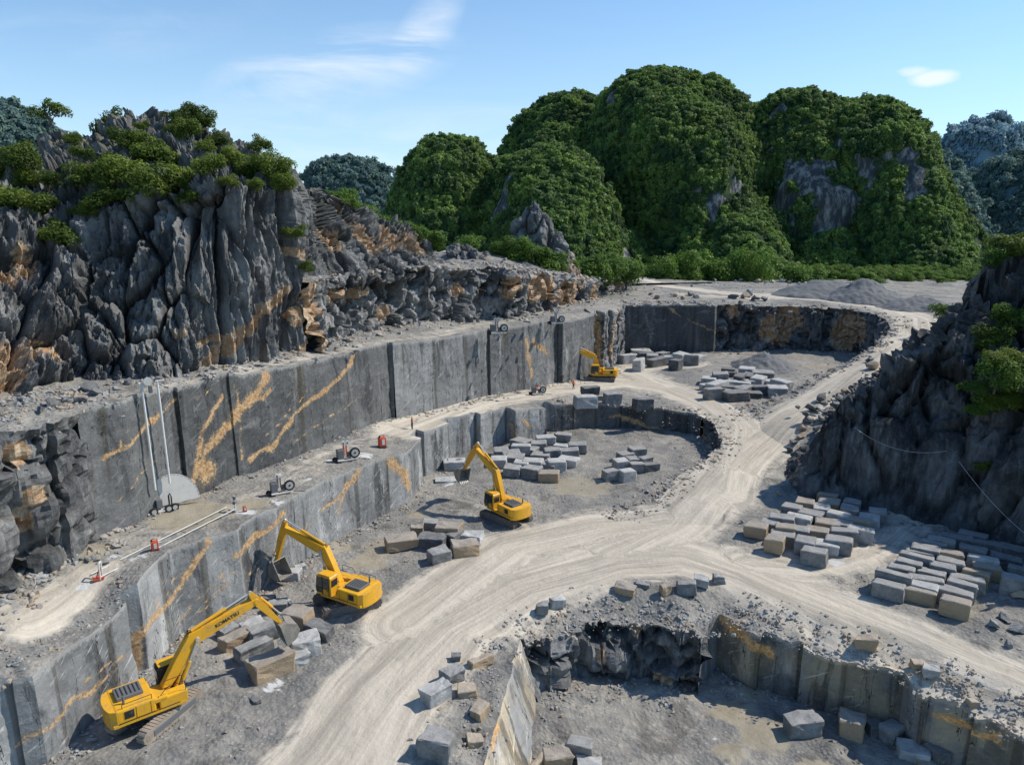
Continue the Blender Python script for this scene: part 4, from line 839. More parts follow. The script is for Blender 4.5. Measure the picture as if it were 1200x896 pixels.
def stem_mesh(h, r, seed, nl=5):
    rr = random.Random(seed); mb = MB(); mb.cyl((0, 0, -.3), (0.03, 0.02, h*.55), r, r*.7, 7)
    for k in range(nl):
        a = 2*PI*k/nl+rr.uniform(-.4, .4); z = h*rr.uniform(.25, .5); q = Vector((math.cos(a)*.38, math.sin(a)*.38, z+.3*h)); mb.cyl((0, 0, z), q, r*.5, r*.3, 5); mb.cyl(q, q+Vector((math.cos(a)*.25, math.sin(a)*.25, .25)), r*.3, r*.1, 5)
    o = mb.build('trunk', M_bark); me = o.data; D.objects.remove(o); return me
STEM = stem_mesh(1., .05, 1); STEMT = stem_mesh(2., .05, 2)
def plant(name, cr, st, loc, r, label, cat, group, sz=1., rz=None):
    e = empty(name, tuple(loc), rnd.uniform(0, 6.28) if rz is None else rz, label=label, category=cat, group=group); e.scale = (r, r*rnd.uniform(.9, 1.1), r*sz)
    e.rotation_euler[0] = rnd.uniform(-.12, .12)
    link('trunk', st, e); link('crown', cr, e); return e
ORD = ['first', 'second', 'third', 'fourth', 'fifth', 'sixth', 'seventh', 'eighth', 'ninth', 'tenth', 'eleventh', 'twelfth', 'thirteenth', 'fourteenth', 'fifteenth', 'sixteenth', 'seventeenth', 'eighteenth', 'nineteenth', 'twentieth', 'twenty-first', 'twenty-second', 'twenty-third', 'twenty-fourth', 'twenty-fifth', 'twenty-sixth', 'twenty-seventh', 'twenty-eighth', 'twenty-ninth', 'thirtieth']+['number %d' % k for k in range(31, 90)]
from mathutils.bvhtree import BVHTree
_bv = BVHTree.FromPolygons(KV.reshape(-1, 3).tolist(), grid_faces(KV.shape[0], KV.shape[1]).tolist())
def kdown(p):
    h = _bv.ray_cast(Vector((p[0], p[1], 90)), Vector((0, 0, -1))); return np.array(h[0])-[0, 0, .1] if h[0] else p
# crest trees on the left karst
e = plant('tree', OPEN[0], STEMT, kdown(PY(62, 165, 89)), 2.0, 'spreading tree with open airy crown on the left shoulder of the left karst peak', 'tree', None, 1.)
e = plant('tree', BUSH[1], STEM, kdown(PY(130, 122, 91)), 2.3, 'round dark green tree standing against the sky left of the highest rocks', 'tree', None, 1.15)
e = plant('tree', OPEN[1], STEMT, kdown(PY(332, 196, 93)), 1.5, 'small leaning tree with flat crown at the right end of the peak ridge', 'tree', None, 1.)
SH = [(105, 200, 26), (145, 190, 34), (183, 172, 30), (215, 150, 20), (178, 210, 34), (150, 160, 22), (222, 118, 20), (203, 130, 18), (242, 138, 18), (257, 160, 18), (276, 175, 18), (243, 192, 20), (292, 192, 22), (318, 188, 26), (332, 212, 18), (306, 165, 16),
      (20, 178, 26), (6, 222, 30), (42, 234, 28), (72, 265, 30), (342, 268, 16), (366, 310, 13), (98, 168, 14), (125, 222, 26), (60, 205, 18), (225, 225, 20), (210, 205, 24), (-10, 190, 26), (85, 158, 12), (268, 205, 14), (30, 205, 20), (235, 158, 14), (160, 140, 10), (300, 215, 12), (250, 122, 10), (95, 240, 18)]
SH.sort(key=lambda q: q[0])
for i, (px, py, r) in enumerate(SH):
    p = on_karst(px, py+r*.35); R_m = r/F*p[1]*.92
    where = 'on the sky line' if py < 165 else ('among the upper rocks' if py < 200 else 'just above the sheer face') if py < 255 else 'low on the cliff'
    plant('shrub', BUSH[i % 5], STEM, p-[0, 0, .25*R_m], R_m, 'green shrub %s of the left karst peak, %s from left' % (where, ORD[i]), 'shrub', 'shrubs on the left karst peak', rnd.uniform(.8, 1.05))
SR = [(1182, 372, 24), (1165, 392, 22), (1188, 420, 24), (1165, 445, 26), (1150, 470, 22), (1140, 448, 14), (1192, 285, 26), (1162, 288, 18), (1175, 462, 20), (1195, 455, 16), (1150, 545, 9), (1145, 480, 15), (1182, 268, 14), (1172, 420, 18)]
SR.sort(key=lambda q: q[1])
for i, (px, py, r) in enumerate(SR):
    p = on_right(px, py+r*.3); R_m = r/F*p[1]*1.1
    plant('shrub', (BUSH+BUSHB)[(i*2+1) % 9], STEM, p-[0, 0, .2*R_m], R_m, 'green shrub clinging to the dark right cliff, %s from the top' % ORD[i], 'shrub', 'shrubs on the dark right cliff', rnd.uniform(.75, 1.))
p = PY(1108, 372, 132); plant('shrub', BUSHB[0], STEM, p-[0, 0, .6], 3.1, 'bright green bush beside the bend of the haul road', 'shrub', None, .85)
for i, (px, py, Y, r) in enumerate(sorted([(605, 297, 146, 3.), (625, 292, 145, 3.2), (645, 300, 146, 3.2), (588, 302, 146, 2.4), (655, 308, 148, 2.8), (430, 246, 118, 2.2), (388, 212, 105, 1.8), (408, 226, 110, 2.), (455, 258, 121, 2.6), (482, 270, 124, 2.8), (505, 290, 127, 2.8), (470, 262, 123, 2.6), (693, 300, 165, 4.5), (682, 288, 165, 4), (712, 312, 170, 4.5), (545, 300, 150, 3.5), (668, 318, 150, 1.8), (735, 318, 178, 4.)])):
    q_ = PY(px, py, Y); q_ = kdown(q_) if px < 520 else np.array([q_[0], q_[1], max(float(z_d(q_[:1], q_[1:2])[0]), float(z_a(q_[:1], q_[1:2])[0]))]); r = r if px < 520 else r*1.2
    plant('shrub', BUSHB[i % 4], STEM, q_-[0, 0, r*.1], r, 'green bush on the rubble terrace behind the upper bench, %s from the left' % ORD[i], 'shrub', 'bushes on the rubble terrace', rnd.uniform(.8, 1.1))
# bright trees at the foot of the hills
TB = [(690, 306, 5.), (705, 316, 4.), (722, 322, 4.), (742, 318, 5), (758, 322, 4.4), (775, 312, 6.), (790, 306, 7.2), (806, 309, 6.6), (822, 304, 7.6), (838, 310, 6.4), (852, 305, 7.4), (868, 313, 6.2), (880, 307, 6.8), (893, 309, 6), (905, 305, 7), (920, 312, 5.5), (935, 316, 5), (950, 318, 5), (828, 321, 4.4), (846, 322, 4.2), (874, 321, 4.4), (965, 322, 4), (800, 320, 4), (780, 323, 4)]
TB.sort()
for i, (px, py, r) in enumerate(TB):
    Y = 238+rnd.uniform(-8, 14); R_m = r*.98
    plant('tree', BUSHB[i % 4], STEMT if 0 else STEM, PY(px, py+8, Y)-[0, 0, R_m*.9], R_m, 'bright green round-crowned tree in the row behind the far road, %s from the left' % ORD[i], 'tree', 'bright trees behind the far road', rnd.uniform(1.15, 1.5))
for i, px in enumerate(range(945, 1150, 14)):
    Y = 240+rnd.uniform(-10, 15)
    plant('shrub', BUSHB[(i+1) % 4], STEM, PY(px, 328+rnd.uniform(-4, 3), Y)-[0, 0, 1.2], rnd.uniform(2.2, 3.6), 'low green scrub bush behind the grey gravel heaps, %s from the left' % ORD[i], 'shrub', 'scrub behind the gravel heaps', .7)
# forest on the hills: crowns instanced on sampled points of each hill (nobody could count it)
fr_ = random.Random(3)
def forest_proto(i, mat):
    lob = rlobes(fr_, 6, 1., .9, .3); 
    if i == 2: lob += [(0, 0, -.4, .6), (.1, 0, -.9, .45)]
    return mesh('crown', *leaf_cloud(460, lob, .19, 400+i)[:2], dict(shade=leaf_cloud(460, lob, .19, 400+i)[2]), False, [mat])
PROT = {}
for key, mt in (('N', M_leafF), ('H', M_leafH), ('HH', M_leafHH)):
    PROT[key] = [forest_proto(i, mt) for i in range(4)]
PO = {}
for key, (px, py, Y) in dict(N=(752, 320, 262), H=(1040, 250, 470), HH=(1150, 230, 700)).items():
    PO[key] = []
    for i in range(4):
        o = link('forest_tree', PROT[key][i]); o.location = PY(px+i*9, py+2, Y); o.scale = (3, 3, 3)
        tag(o, {'N': 'dark round tree crown at the foot of the big green hill', 'H': 'tree crown on the hazy hill behind', 'HH': 'tree crown on the far blue hill'}[key], 'tree', {'N': 'sample trees at the hill foot', 'H': 'trees on hazy hill', 'HH': 'trees on far hill'}[key]); PO[key].append(o)
def scatter_group(objs):
    g = D.node_groups.new('scatter', 'GeometryNodeTree'); g.interface.new_socket('Geometry', in_out='INPUT', socket_type='NodeSocketGeometry'); g.interface.new_socket('Geometry', in_out='OUTPUT', socket_type='NodeSocketGeometry')
    N = g.nodes; i = N.new('NodeGroupInput'); o = N.new('NodeGroupOutput'); j = N.new('GeometryNodeJoinGeometry')
    for k, ob in enumerate(objs):
        oi = N.new('GeometryNodeObjectInfo'); oi.inputs[0].default_value = ob; oi.transform_space = 'ORIGINAL'
        ip = N.new('GeometryNodeInstanceOnPoints'); g.links.new(i.outputs[0], ip.inputs['Points']); g.links.new(oi.outputs['Geometry'], ip.inputs['Instance'])
        a = N.new('GeometryNodeInputNamedAttribute'); a.data_type = 'FLOAT'; a.inputs[0].default_value = 'kind'; c = N.new('FunctionNodeCompare'); c.data_type = 'FLOAT'; c.operation = 'EQUAL'; c.inputs['B'].default_value = float(k); c.inputs['Epsilon'].default_value = .1
        g.links.new(a.outputs[0], c.inputs['A']); g.links.new(c.outputs[0], ip.inputs['Selection'])
        s_ = N.new('GeometryNodeInputNamedAttribute'); s_.data_type = 'FLOAT_VECTOR'; s_.inputs[0].default_value = 'scl'; g.links.new(s_.outputs[0], ip.inputs['Scale'])
        r_ = N.new('GeometryNodeInputNamedAttribute'); r_.data_type = 'FLOAT_VECTOR'; r_.inputs[0].default_value = 'rot'; g.links.new(r_.outputs[0], ip.inputs['Rotation']); g.links.new(ip.outputs[0], j.inputs[0])
    g.links.new(j.outputs[0], o.inputs[0]); return g
GN = {k: scatter_group(v) for k, v in PO.items()}
def scatter(name, pts, scl, kinds, g):
    me = D.meshes.new(name); me.vertices.add(len(pts)); me.vertices.foreach_set('co', np.asarray(pts, np.float32).ravel())
    me.attributes.new('kind', 'FLOAT', 'POINT').data.foreach_set('value', kinds.astype(np.float32))
    me.attributes.new('scl', 'FLOAT_VECTOR', 'POINT').data.foreach_set('vector', scl.astype(np.float32).ravel())
    rot = np.stack([RNG.uniform(-.2, .2, len(pts)), RNG.uniform(-.2, .2, len(pts)), RNG.uniform(0, 6.28, len(pts))], 1)
    me.attributes.new('rot', 'FLOAT_VECTOR', 'POINT').data.foreach_set('vector', rot.astype(np.float32).ravel())
    o = link(name, me); m = o.modifiers.new('scatter', 'NODES'); m.node_group = g; return o
GN['B'] = scatter_group([o for o in D.objects if o.name.startswith('crown') and o.data == BUSHB[0]][:1]+[o for o in D.objects if o.name.startswith('crown') and o.data == BUSHB[2]][:1])
n = 1500; x = RNG.uniform(-120, 190, n); y = 232+RNG.random(n)**1.3*52+np.maximum(0, (x < 20)*-10.); kk = (np.abs(x) < y*.8) & ~((x > 55) & (y < 246)) & ~((x < -5) & (y < 240)); x, y = x[kk], y[kk]; s_ = RNG.uniform(1.3, 3.4, len(x))
zg = np.where(y < 262, z_a(x, y), 12.)
tag(scatter('scrub', np.stack([x, y, zg-.3], 1), np.stack([s_, s_, s_*.8], 1), RNG.integers(0, 2, len(x)), GN['B']), kind='stuff')
for name, G, rr, col, rockm, seed in HILLS:
    c = (G[:-1, :-1]+G[1:, 1:])/2; N = normals(G)[:-1, :-1]; ar = np.linalg.norm(np.cross(G[1:, :-1]-G[:-1, :-1], G[:-1, 1:]-G[:-1, :-1]), axis=2)
    key = col or 'N'; sp_ = {'N': 2.5, 'H': 6., 'HH': 10.}[key]
    q = c.reshape(-1, 3); ar = ar.ravel(); nn = N.reshape(-1, 3); row = (np.arange(c.shape[0])[:, None]*np.ones(c.shape[1])).ravel()
    keep = row < rr+2
    if key == 'N':
        keep &= ~(rkv(q, nn, seed, rockm) > .5)
    lam = ar/(sp_*sp_)*1.5*keep; cnt = RNG.poisson(lam); ii = np.repeat(np.arange(len(q)), cnt)
    jit = RNG.uniform(-.5, .5, (len(ii), 3))*sp_*.8; pts = q[ii]+jit*[1, .6, .35]
    s_ = sp_*.66*RNG.uniform(.6, 1.4, len(ii))*np.where(RNG.random(len(ii)) < .12, 1.35, 1.)
    st_ = np.clip(1-np.abs(nn[ii, 2]), 0, 1); kinds = RNG.integers(0, 4, len(ii)).astype(float)
    scl = np.stack([s_, s_, s_*(RNG.uniform(.8, 1.15, len(ii))+st_*.5)], 1)
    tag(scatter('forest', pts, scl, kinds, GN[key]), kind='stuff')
# ================================================================== STONE
def on(px, py, zf, h=0.):            # point where the sight line meets ground height zf raised by h
    z = 0.
    for _ in range(7): p = P(px, py, z+h); z = z*.4+.6*float(zf(np.array([p[0]]), np.array([p[1]]))[0])
    return np.array([p[0], p[1], z])
def hull_rock(seed, n=16, flat=.75, ang=1.):
    r = random.Random(seed); bm = bmesh.new()
    for _ in range(n):
        v = Vector((r.gauss(0, 1), r.gauss(0, 1), r.gauss(0, 1))).normalized(); k = r.uniform(.75, 1.05); m_ = max(abs(v.x), abs(v.y), abs(v.z))
        v = v.lerp(v/m_*.8, .55*ang)*k; bm.verts.new((v.x*.5, v.y*.5*.85, v.z*.5*flat))
    o = bmesh.ops.convex_hull(bm, input=bm.verts); bmesh.ops.delete(bm, geom=[v for v in bm.verts if not v.link_faces], context='VERTS')
    bmesh.ops.triangulate(bm, faces=bm.faces); bm.verts.index_update(); V = np.array([v.co[:] for v in bm.verts]); Fc = np.array([[v.index for v in f.verts] for f in bm.faces]); bm.free(); return V, Fc
HR = [hull_rock(900+i, 14, .7) for i in range(12)]
def rubble(name, pts, size, mat, sink=.25, kind='stuff'):
    """a heap of stones nobody could count, as one mesh"""
    pts = np.asarray(pts); n = len(pts); k = RNG.integers(0, len(HR), n); Vs = []; Fs = []; b = 0
    for i in range(len(HR)):
        m = np.where(k == i)[0]; V, Fc = HR[i]
        if not len(m): continue
        a = RNG.uniform(0, 6.28, len(m)); t = RNG.uniform(-.5, .5, len(m)); s = size[m]
        sx, sy, sz_ = s*RNG.uniform(.7, 1.3, len(m)), s*RNG.uniform(.7, 1.2, len(m)), s*RNG.uniform(.6, 1.1, len(m))
        x, y, z = V[:, 0][None]*sx[:, None], V[:, 1][None]*sy[:, None], V[:, 2][None]*sz_[:, None]
        x, z = x*np.cos(t)[:, None]-z*np.sin(t)[:, None], x*np.sin(t)[:, None]+z*np.cos(t)[:, None]
        x, y = x*np.cos(a)[:, None]-y*np.sin(a)[:, None], x*np.sin(a)[:, None]+y*np.cos(a)[:, None]
        W = np.stack([x+pts[m, 0][:, None], y+pts[m, 1][:, None], z+(pts[m, 2]+s*(.3-sink))[:, None]], 2)
        Vs.append(W.reshape(-1, 3)); Fs.append((Fc[None]+(np.arange(len(m))*len(V))[:, None, None]).reshape(-1, 3)+b); b += len(m)*len(V)
    tone = RNG.random(b)
    me = mesh(name, np.concatenate(Vs), np.concatenate(Fs), mats=[mat]); return tag(link(name, me), kind=kind)
def along(path, n, spread, zf, side=0., lo=.12, hi=.6, pw=2.6):
    path = np.asarray(path)[:, :2]; L = np.concatenate([[0], np.cumsum(np.linalg.norm(np.diff(path, axis=0), axis=1))]); s = RNG.uniform(0, L[-1], n)
    # stones gather in clumps
    s = s+np.sin(s*1.7)*.5; s = np.clip(s, 0, L[-1]-.01); x = np.interp(s, L, path[:, 0]); y = np.interp(s, L, path[:, 1]); i = np.clip(np.searchsorted(L, s), 1, len(path)-1)
    t = path[i]-path[i-1]; t /= np.linalg.norm(t, axis=1)[:, None]+1e-9; o = side+RNG.normal(0, spread, n); x = x+t[:, 1]*o; y = y-t[:, 0]*o
    sz = lo+(hi-lo)*RNG.random(n)**pw; return np.stack([x, y, zf(x, y)], 1), sz
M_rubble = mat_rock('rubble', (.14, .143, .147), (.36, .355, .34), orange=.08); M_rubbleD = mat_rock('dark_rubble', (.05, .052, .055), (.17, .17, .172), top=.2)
def cat(l): return np.concatenate([a for a, b in l]), np.concatenate([b for a, b in l])
# toe of the walls, rims and banks
rubble('rubble', *cat([along(joinp(pB1, pB2), 1500, .7, z_main, .8), along(pB3[0], 420, .6, z_main, .7), along(pB4[0], 300, .8, z_main, .8), along(pA1[0], 500, 1.2, z_bc, 1.2, hi=.9)]), M_rubble)
rubble('rubble', *cat([along(pA2[0], 500, .5, z_bc, .6), along(pA3[0], 500, .8, z_bc, .9, hi=.8), along(pA4[0], 200, 1., z_bc, 1.2, hi=.9), along(pA5[0], 200, .9, z_bc, .9, hi=.7), along(pA6[0], 500, 1.5, z_bc, 1.8, hi=1.1)]), M_rubble)
rubble('rubble', *cat([along(pB6[0], 900, .8, z_main, 1.2, hi=.8), along(pB6[0], 700, .8, z_bc, -1., hi=.6), along(pB5[0], 400, .8, z_bc, -.9, hi=.7), along(pA7[0], 900, .7, z_a, -.8, hi=.9), along(pA7[0], 700, 1.2, z_bc, 1.5, hi=.9), along(pA6[0], 500, 1.2, z_a, -1.8, hi=.9), along(pA5[0], 500, 1.5, z_a, -2.2, hi=1.2)]), M_rubble)
rubble('rubble', *cat([along(joinp(pit2, pit3), 1300, 1.0, z_main, -1.2, .08, .5), along(pit4[0], 2600, 1., z_main, -1.5, .08, .5), along(pit1[0], 500, 1.0, z_main, -1.6, .08, .45), along(pit4[0], 500, .6, z_pit, .7, .08, .5), along(joinp(pit2, pit3), 900, 1.4, z_pit, 2., .08, .5), along(pit1[0], 500, 1.2, z_pit, 1.5, .08, .4)]), M_rubble)
tl_ = np.array(toe)[:, :2]
rubble('rubble', *cat([along(tl_[15:75], 700, 1.5, lambda x, y: np.maximum(z_a(x, y), z_bc(x, y))+1.2, -3.2, .3, 1.6), along(tl_[:60], 1100, .8, z_a, -.9, .2, 1.), along(tl_[30:80], 900, 1.2, z_bc, -1.2, .15, 1.1), along(tl_[60:], 1200, 1.3, z_main, -.8, .12, .7)]), M_rubbleD)
fl = foot_path = np.array([P(px, py, z)[:2] for px, py, z in [(-60, 495, 18), (0, 476, 18.2), (60, 464, 18), (110, 455, 17.9), (214, 446, 17.4), (268, 433, 17.2), (355, 417, 16.8)]])
rubble('rubble', *cat([along(fl, 800, 1., z_a, .4, .15, .8), along(pD[0], 900, 1.4, z_a, 1.2, .2, 1.2), along(pD[0], 900, 2.5, z_d, -2.2, .2, 1.4), along(fl[:4], 900, 2., z_a, 1.6, .1, .5)]), M_rubble)
# loose stones strewn over the ground, kept off the haul road
def strew(zf, poly, n, lo, hi, off=.45):
    p = np.array(poly); x = RNG.uniform(p[:, 0].min(), p[:, 0].max(), n*2); y = RNG.uniform(p[:, 1].min(), p[:, 1].max(), n*2); k = inside(x, y, p) & ~inside(x, y, holeP); x, y = x[k][:n], y[k][:n]
    z = zf(x, y); a = ground_attrs(x, y, z); cl_ = fbm(A3(x, y)*.3, 2, 55); k = (a['dust'] < off) & (cl_ > -.15+.5*RNG.random(len(x))-.2); x, y, z = x[k], y[k], z[k]
    return np.stack([x, y, z], 1), lo+(hi-lo)*RNG.random(len(x))**3.5
def pl(l, z=0): return [P(a, b, z)[:2] for a, b in l]
rubble('loose_stones', *cat([strew(z_main, pl([(60, 896), (200, 740), (480, 590), (560, 560), (640, 600), (560, 690), (420, 800), (340, 930)]), 2600, .06, .42), strew(z_main, pl([(560, 560), (640, 512), (760, 550), (700, 600), (600, 620)]), 700, .08, .4),
    strew(z_main, pl([(850, 590), (1000, 592), (1210, 650), (1230, 880), (1000, 700), (870, 640)]), 1800, .07, .45), strew(z_main, pl([(450, 930), (500, 800), (600, 720), (850, 680), (1200, 840), (1200, 950)]), 1800, .06, .4)]), M_rubble)
rubble('loose_stones', *cat([strew(z_pit, [(-8, 25), (60, 25), (60, 62), (-8, 62)], 2600, .06, .45, 2.), strew(z_bc, pl([(-60, 860), (0, 800), (150, 700), (130, 640), (0, 700)], 6.5), 1500, .07, .5), strew(z_bc, pl([(0, 640), (60, 625), (100, 650), (0, 700)], 7), 500, .08, .8),
    strew(z_bc, pl([(700, 440), (980, 425), (900, 490), (860, 530), (700, 470)], 3), 900, .1, .6), strew(z_a, pl([(0, 500), (0, 470), (110, 455), (240, 440), (200, 452), (90, 480)], 17.6), 1200, .06, .6), strew(z_a, pl([(720, 355), (1040, 368), (1080, 340), (900, 328), (700, 328)], 13), 1500, .15, 1.)]), M_rubble)
rubble('loose_stones', *cat([strew(z_d, pl([(380, 322), (560, 312), (740, 330), (700, 312), (500, 300)], 24), 1500, .15, 1.3)]), M_rubble)
# gravel heaps
M_crush = mat_plain('crushed_stone', (.15, .155, .16), .95, dirt=.3, dcol=(.26, .26, .25), bump=1.)
def heap(px, py, zf, rx, ry, h, seed, label, mat=M_crush, Yd=None):
    c = on(px, py, zf) if Yd is None else np.array([PY(px, py, Yd)[0], Yd, 0.]); n = 70; g = np.linspace(-1.15, 1.15, n); X, Y = np.meshgrid(g, g); x, y = X.ravel(), Y.ravel(); r = np.hypot(x, y)
    q = np.stack([x*rx, y*ry, 0*x+seed], 1); z = h*np.clip(1-r**1.15+.16*fbm(q*.35, 3, seed), 0, 1)+fbm(q*1.4, 3, seed+1)*.14*h**.5-.12*h*(r > 1)
    wx, wy = c[0]+x*rx, c[1]+y*ry; base = zf(wx, wy); V = np.stack([wx-c[0], wy-c[1], base-c[2]+z-.08], 1); Fq = grid_faces(n, n); k = (r[Fq] < 1.14).any(1); me = mesh('gravel_heap', V, Fq[k], dict(dust=x*0, ru=x, rv=y, tan=x*0, pale=x*0), True, [mat])
    o = link('gravel_heap', me); o.location = c; return tag(o, label, 'gravel heap')
heap(895, 430, z_bc, 6.5, 7, 3.0, 5, 'small cone of grey crushed stone on the back quarry floor')
heap(968, 347, z_a, 14, 9, 4.2, 6, 'long flat-topped grey gravel heap beside the far road')
heap(1012, 352, z_a, 11, 9, 5.2, 7, 'tallest pointed grey gravel heap beside the far road')
heap(1075, 362, z_a, 9, 7, 3.4, 8, 'dark mound of spoil at the outside of the far bend')
# ---- cut stone blocks ----
def block_mesh(seed, L, W, Hh, mat, rough=.05, chip=.16):
    r = random.Random(seed); bm = bmesh.new(); bmesh.ops.create_cube(bm, size=1)
    for v in bm.verts: v.co = Vector((v.co.x*L*(1+r.uniform(-chip, chip)*.7), v.co.y*W*(1+r.uniform(-chip, chip)), (v.co.z+.5)*Hh*(1+(r.uniform(-chip, chip)*.6 if v.co.z > 0 else 0))))
    bmesh.ops.bevel(bm, geom=list(bm.edges), offset=min(L, W, Hh)*.05, segments=1, affect='EDGES')
    bmesh.ops.triangulate(bm, faces=bm.faces); bmesh.ops.subdivide_edges(bm, edges=[e for e in bm.edges if e.calc_length() > .45], cuts=3, use_grid_fill=True); bmesh.ops.triangulate(bm, faces=bm.faces)
    V = np.array([v.co[:] for v in bm.verts]); bm.normal_update(); N = np.array([v.normal[:] for v in bm.verts]); d = fbm(V*1.3+seed*3.7, 3, seed)*rough*2.2+fbm(V*4.+seed, 2, seed+1)*rough*.8
    f1, f2, cid, off = voro(V*.9+seed, seed+2); d += (cid-.5)*rough*1.8
    V = V+N*d[:, None]; bm.verts.index_update(); Fc = np.array([[v.index for v in f.verts] for f in bm.faces], np.int32); bm.free()
    return mesh('stone_block', V, Fc, mats=[mat])
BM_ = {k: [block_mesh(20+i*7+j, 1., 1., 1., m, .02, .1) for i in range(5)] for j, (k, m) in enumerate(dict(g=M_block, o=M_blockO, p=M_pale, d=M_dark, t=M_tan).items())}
def bigblock(px, py, zf, L, W, Hh, rot, mat='g', label=None, group=None, tilt=0, seed=0, dz=0., name='stone_block', cat_='stone block', r0=0.):
    p = on(px, py, zf, Hh+dz)+np.array([0, 0, dz]); m = dict(g=M_block, o=M_blockO, p=M_pale, d=M_dark, t=M_tan)[mat]
    me = block_mesh(seed*13+int(px)+int(py), L, W, Hh, m, .06, .17+r0); o = link(name, me); o.location = p-[0, 0, .08]; o.rotation_euler = (math.radians(tilt), math.radians(tilt*.6), math.radians(rot)); return tag(o, label, cat_, group)
def blocks(lst, zf, L, W, Hh, rot, group, tmpl, mats, seed, jit=6, cname='stone block', vary=.18):
    r = random.Random(seed); lst = sorted(lst, key=lambda q: q[1]); n = len(lst); nb = max(1, round(n/9)); out = []
    bands = [lst[round(i*n/nb):round((i+1)*n/nb)] for i in range(nb)]
    bn = {1: ['only'], 2: ['back', 'front'], 3: ['back', 'middle', 'front'], 4: ['back', 'rear-middle', 'front-middle', 'front']}[min(nb, 4)]
    for bi, bd in enumerate(bands):
        bd.sort(key=lambda q: q[0])
        for i, q in enumerate(bd):
            k = q[2] if len(q) > 2 else r.choice(mats); me = r.choice(BM_[k]); dz = q[3] if len(q) > 3 else 0.
            h_ = Hh*r.uniform(1-vary, 1+vary*.7); p = on(q[0], q[1], zf, h_+dz); o = link('stone_block', me); o.location = p+[0, 0, dz-.05]; o.scale = (L*r.uniform(1-vary, 1+vary), W*r.uniform(1-vary, 1+vary), h_)
            o.rotation_euler = (r.uniform(-.04, .04), r.uniform(-.04, .04), math.radians(rot+r.uniform(-jit, jit)))
            col = dict(g='grey cut block', o='rust-sided cut block', p='pale cut block', d='dark cut block', t='tan cut block')[k]
            tag(o, '%s %s, %s row, %s from left' % (col, tmpl, bn[bi] if bi < len(bn) else 'front', ORD[i]), cname, group); out.append(o)
    return out
def zc(l, ox, oy, s): return [(ox+q[0]/s, oy+q[1]/s)+tuple(q[2:]) for q in l]
Y1 = zc([(260, 220, 'o'), (307, 208), (325, 265, 'o'), (385, 155), (350, 190), (430, 135), (450, 175), (407, 190), (362, 222), (400, 230), (430, 270), (465, 308), (487, 155), (508, 207, 'o'), (475, 235, 'o'), (545, 180), (498, 280, 'p'), (570, 238), (550, 268), (515, 135), (595, 138), (585, 160), (615, 200), (625, 232), (655, 190), (685, 170), (510, 110), (352, 250), (560, 212)], 800, 540, 2.9875)
blocks(Y1, z_main, 2.15, 1.55, 1.35, -28, 'stone blocks in the roadside yard', 'in the roadside yard', ['g', 'g', 'g', 'o', 'p'], 3, 7)
Y2 = zc([(385, 640, 'o'), (600, 705, 'o'), (240, 545), (215, 610, 'g'), (285, 510), (330, 478), (400, 612), (430, 578), (465, 540), (375, 445), (395, 425), (430, 398), (475, 368), (520, 350), (520, 500), (570, 478), (575, 425, 'o'), (590, 650), (635, 608), (675, 575), (720, 535, 'o'), (785, 505, 'o'), (765, 458), (700, 400, 'd'), (610, 335, 'd'), (700, 318, 'd'), (885, 450, 'd'), (950, 400, 'd'), (960, 580), (780, 370, 'd'), (985, 520, 'd')], 1000, 560, 4.98)
blocks(Y2, z_main, 2.5, 1.25, 1.45, -35, 'stone blocks in the lower right yard', 'in the right edge yard', ['g', 'g', 'g', 'p'], 4, 4)
bigblock(1041, 684, z_main, 2.7, 1.5, .8, -35, 'g', 'flat grey slab lying lowest at the left corner of the right yard')
MP = zc([(455, 205, 'p'), (610, 195), (655, 175), (667, 187), (722, 160), (752, 140), (775, 120), (838, 112), (888, 145), (800, 165), (830, 150), (760, 180), (690, 207), (730, 203), (658, 225), (728, 228), (788, 245, 'o'), (790, 213), (812, 205), (855, 195), (690, 150), (620, 165), (690, 132), (860, 165)], 380, 470, 2.9875)
blocks(MP, z_main, 2.3, 1.9, 1.35, -12, 'rough stone blocks in the middle pit', 'in the big middle pit cluster', ['g', 'p', 'g', 'p', 'g'], 5, 22, vary=.22)
MP2 = zc([(1095, 162), (1055, 178), (1125, 193), (1038, 203), (1095, 215), (1142, 215, 'd'), (1002, 238), (1060, 240), (1080, 195)], 380, 470, 2.9875)
blocks(MP2, z_main, 2., 1.5, 1.3, 15, 'stone blocks at the right of the middle pit', 'in the small middle pit cluster', ['g', 'p', 'g'], 6, 14)
FP = zc([(450, 542, 'p'), (490, 527), (512, 552, 'p'), (552, 557, 'p'), (585, 508, 'p'), (600, 552, 'p'), (622, 575), (640, 522), (652, 570), (672, 552, 'p'), (705, 552, 'p'), (480, 560), (500, 585), (545, 590, 'd'), (530, 520, 'd'), (560, 532, 'd'), (450, 565, 'p'), (575, 575), (600, 590), (520, 510, 'd'), (470, 580), (535, 572), (625, 540), (690, 575), (590, 530)], 680, 260, 2.9875)
blocks(FP, z_bc, 3.4, 2.4, 1.5, 20, 'broken slabs piled on the back quarry floor', 'in the back quarry pile', ['g', 'p', 'd'], 8, 60, vary=.35)
BP = zc([(163, 462, 'p'), (180, 465, 'p'), (210, 445, 'p'), (205, 478, 'p'), (252, 462), (288, 455), (322, 468, 'p'), (352, 458, 'p'), (382, 462), (405, 464), (270, 475, 'd'), (232, 455, 'd'), (335, 480, 'd')], 680, 260, 2.9875)
blocks(BP, z_bc, 3.6, 2.3, 1.9, 30, 'blocks lined up under the dark back wall', 'under the dark back wall', ['g', 'p'], 9, 50, vary=.35)
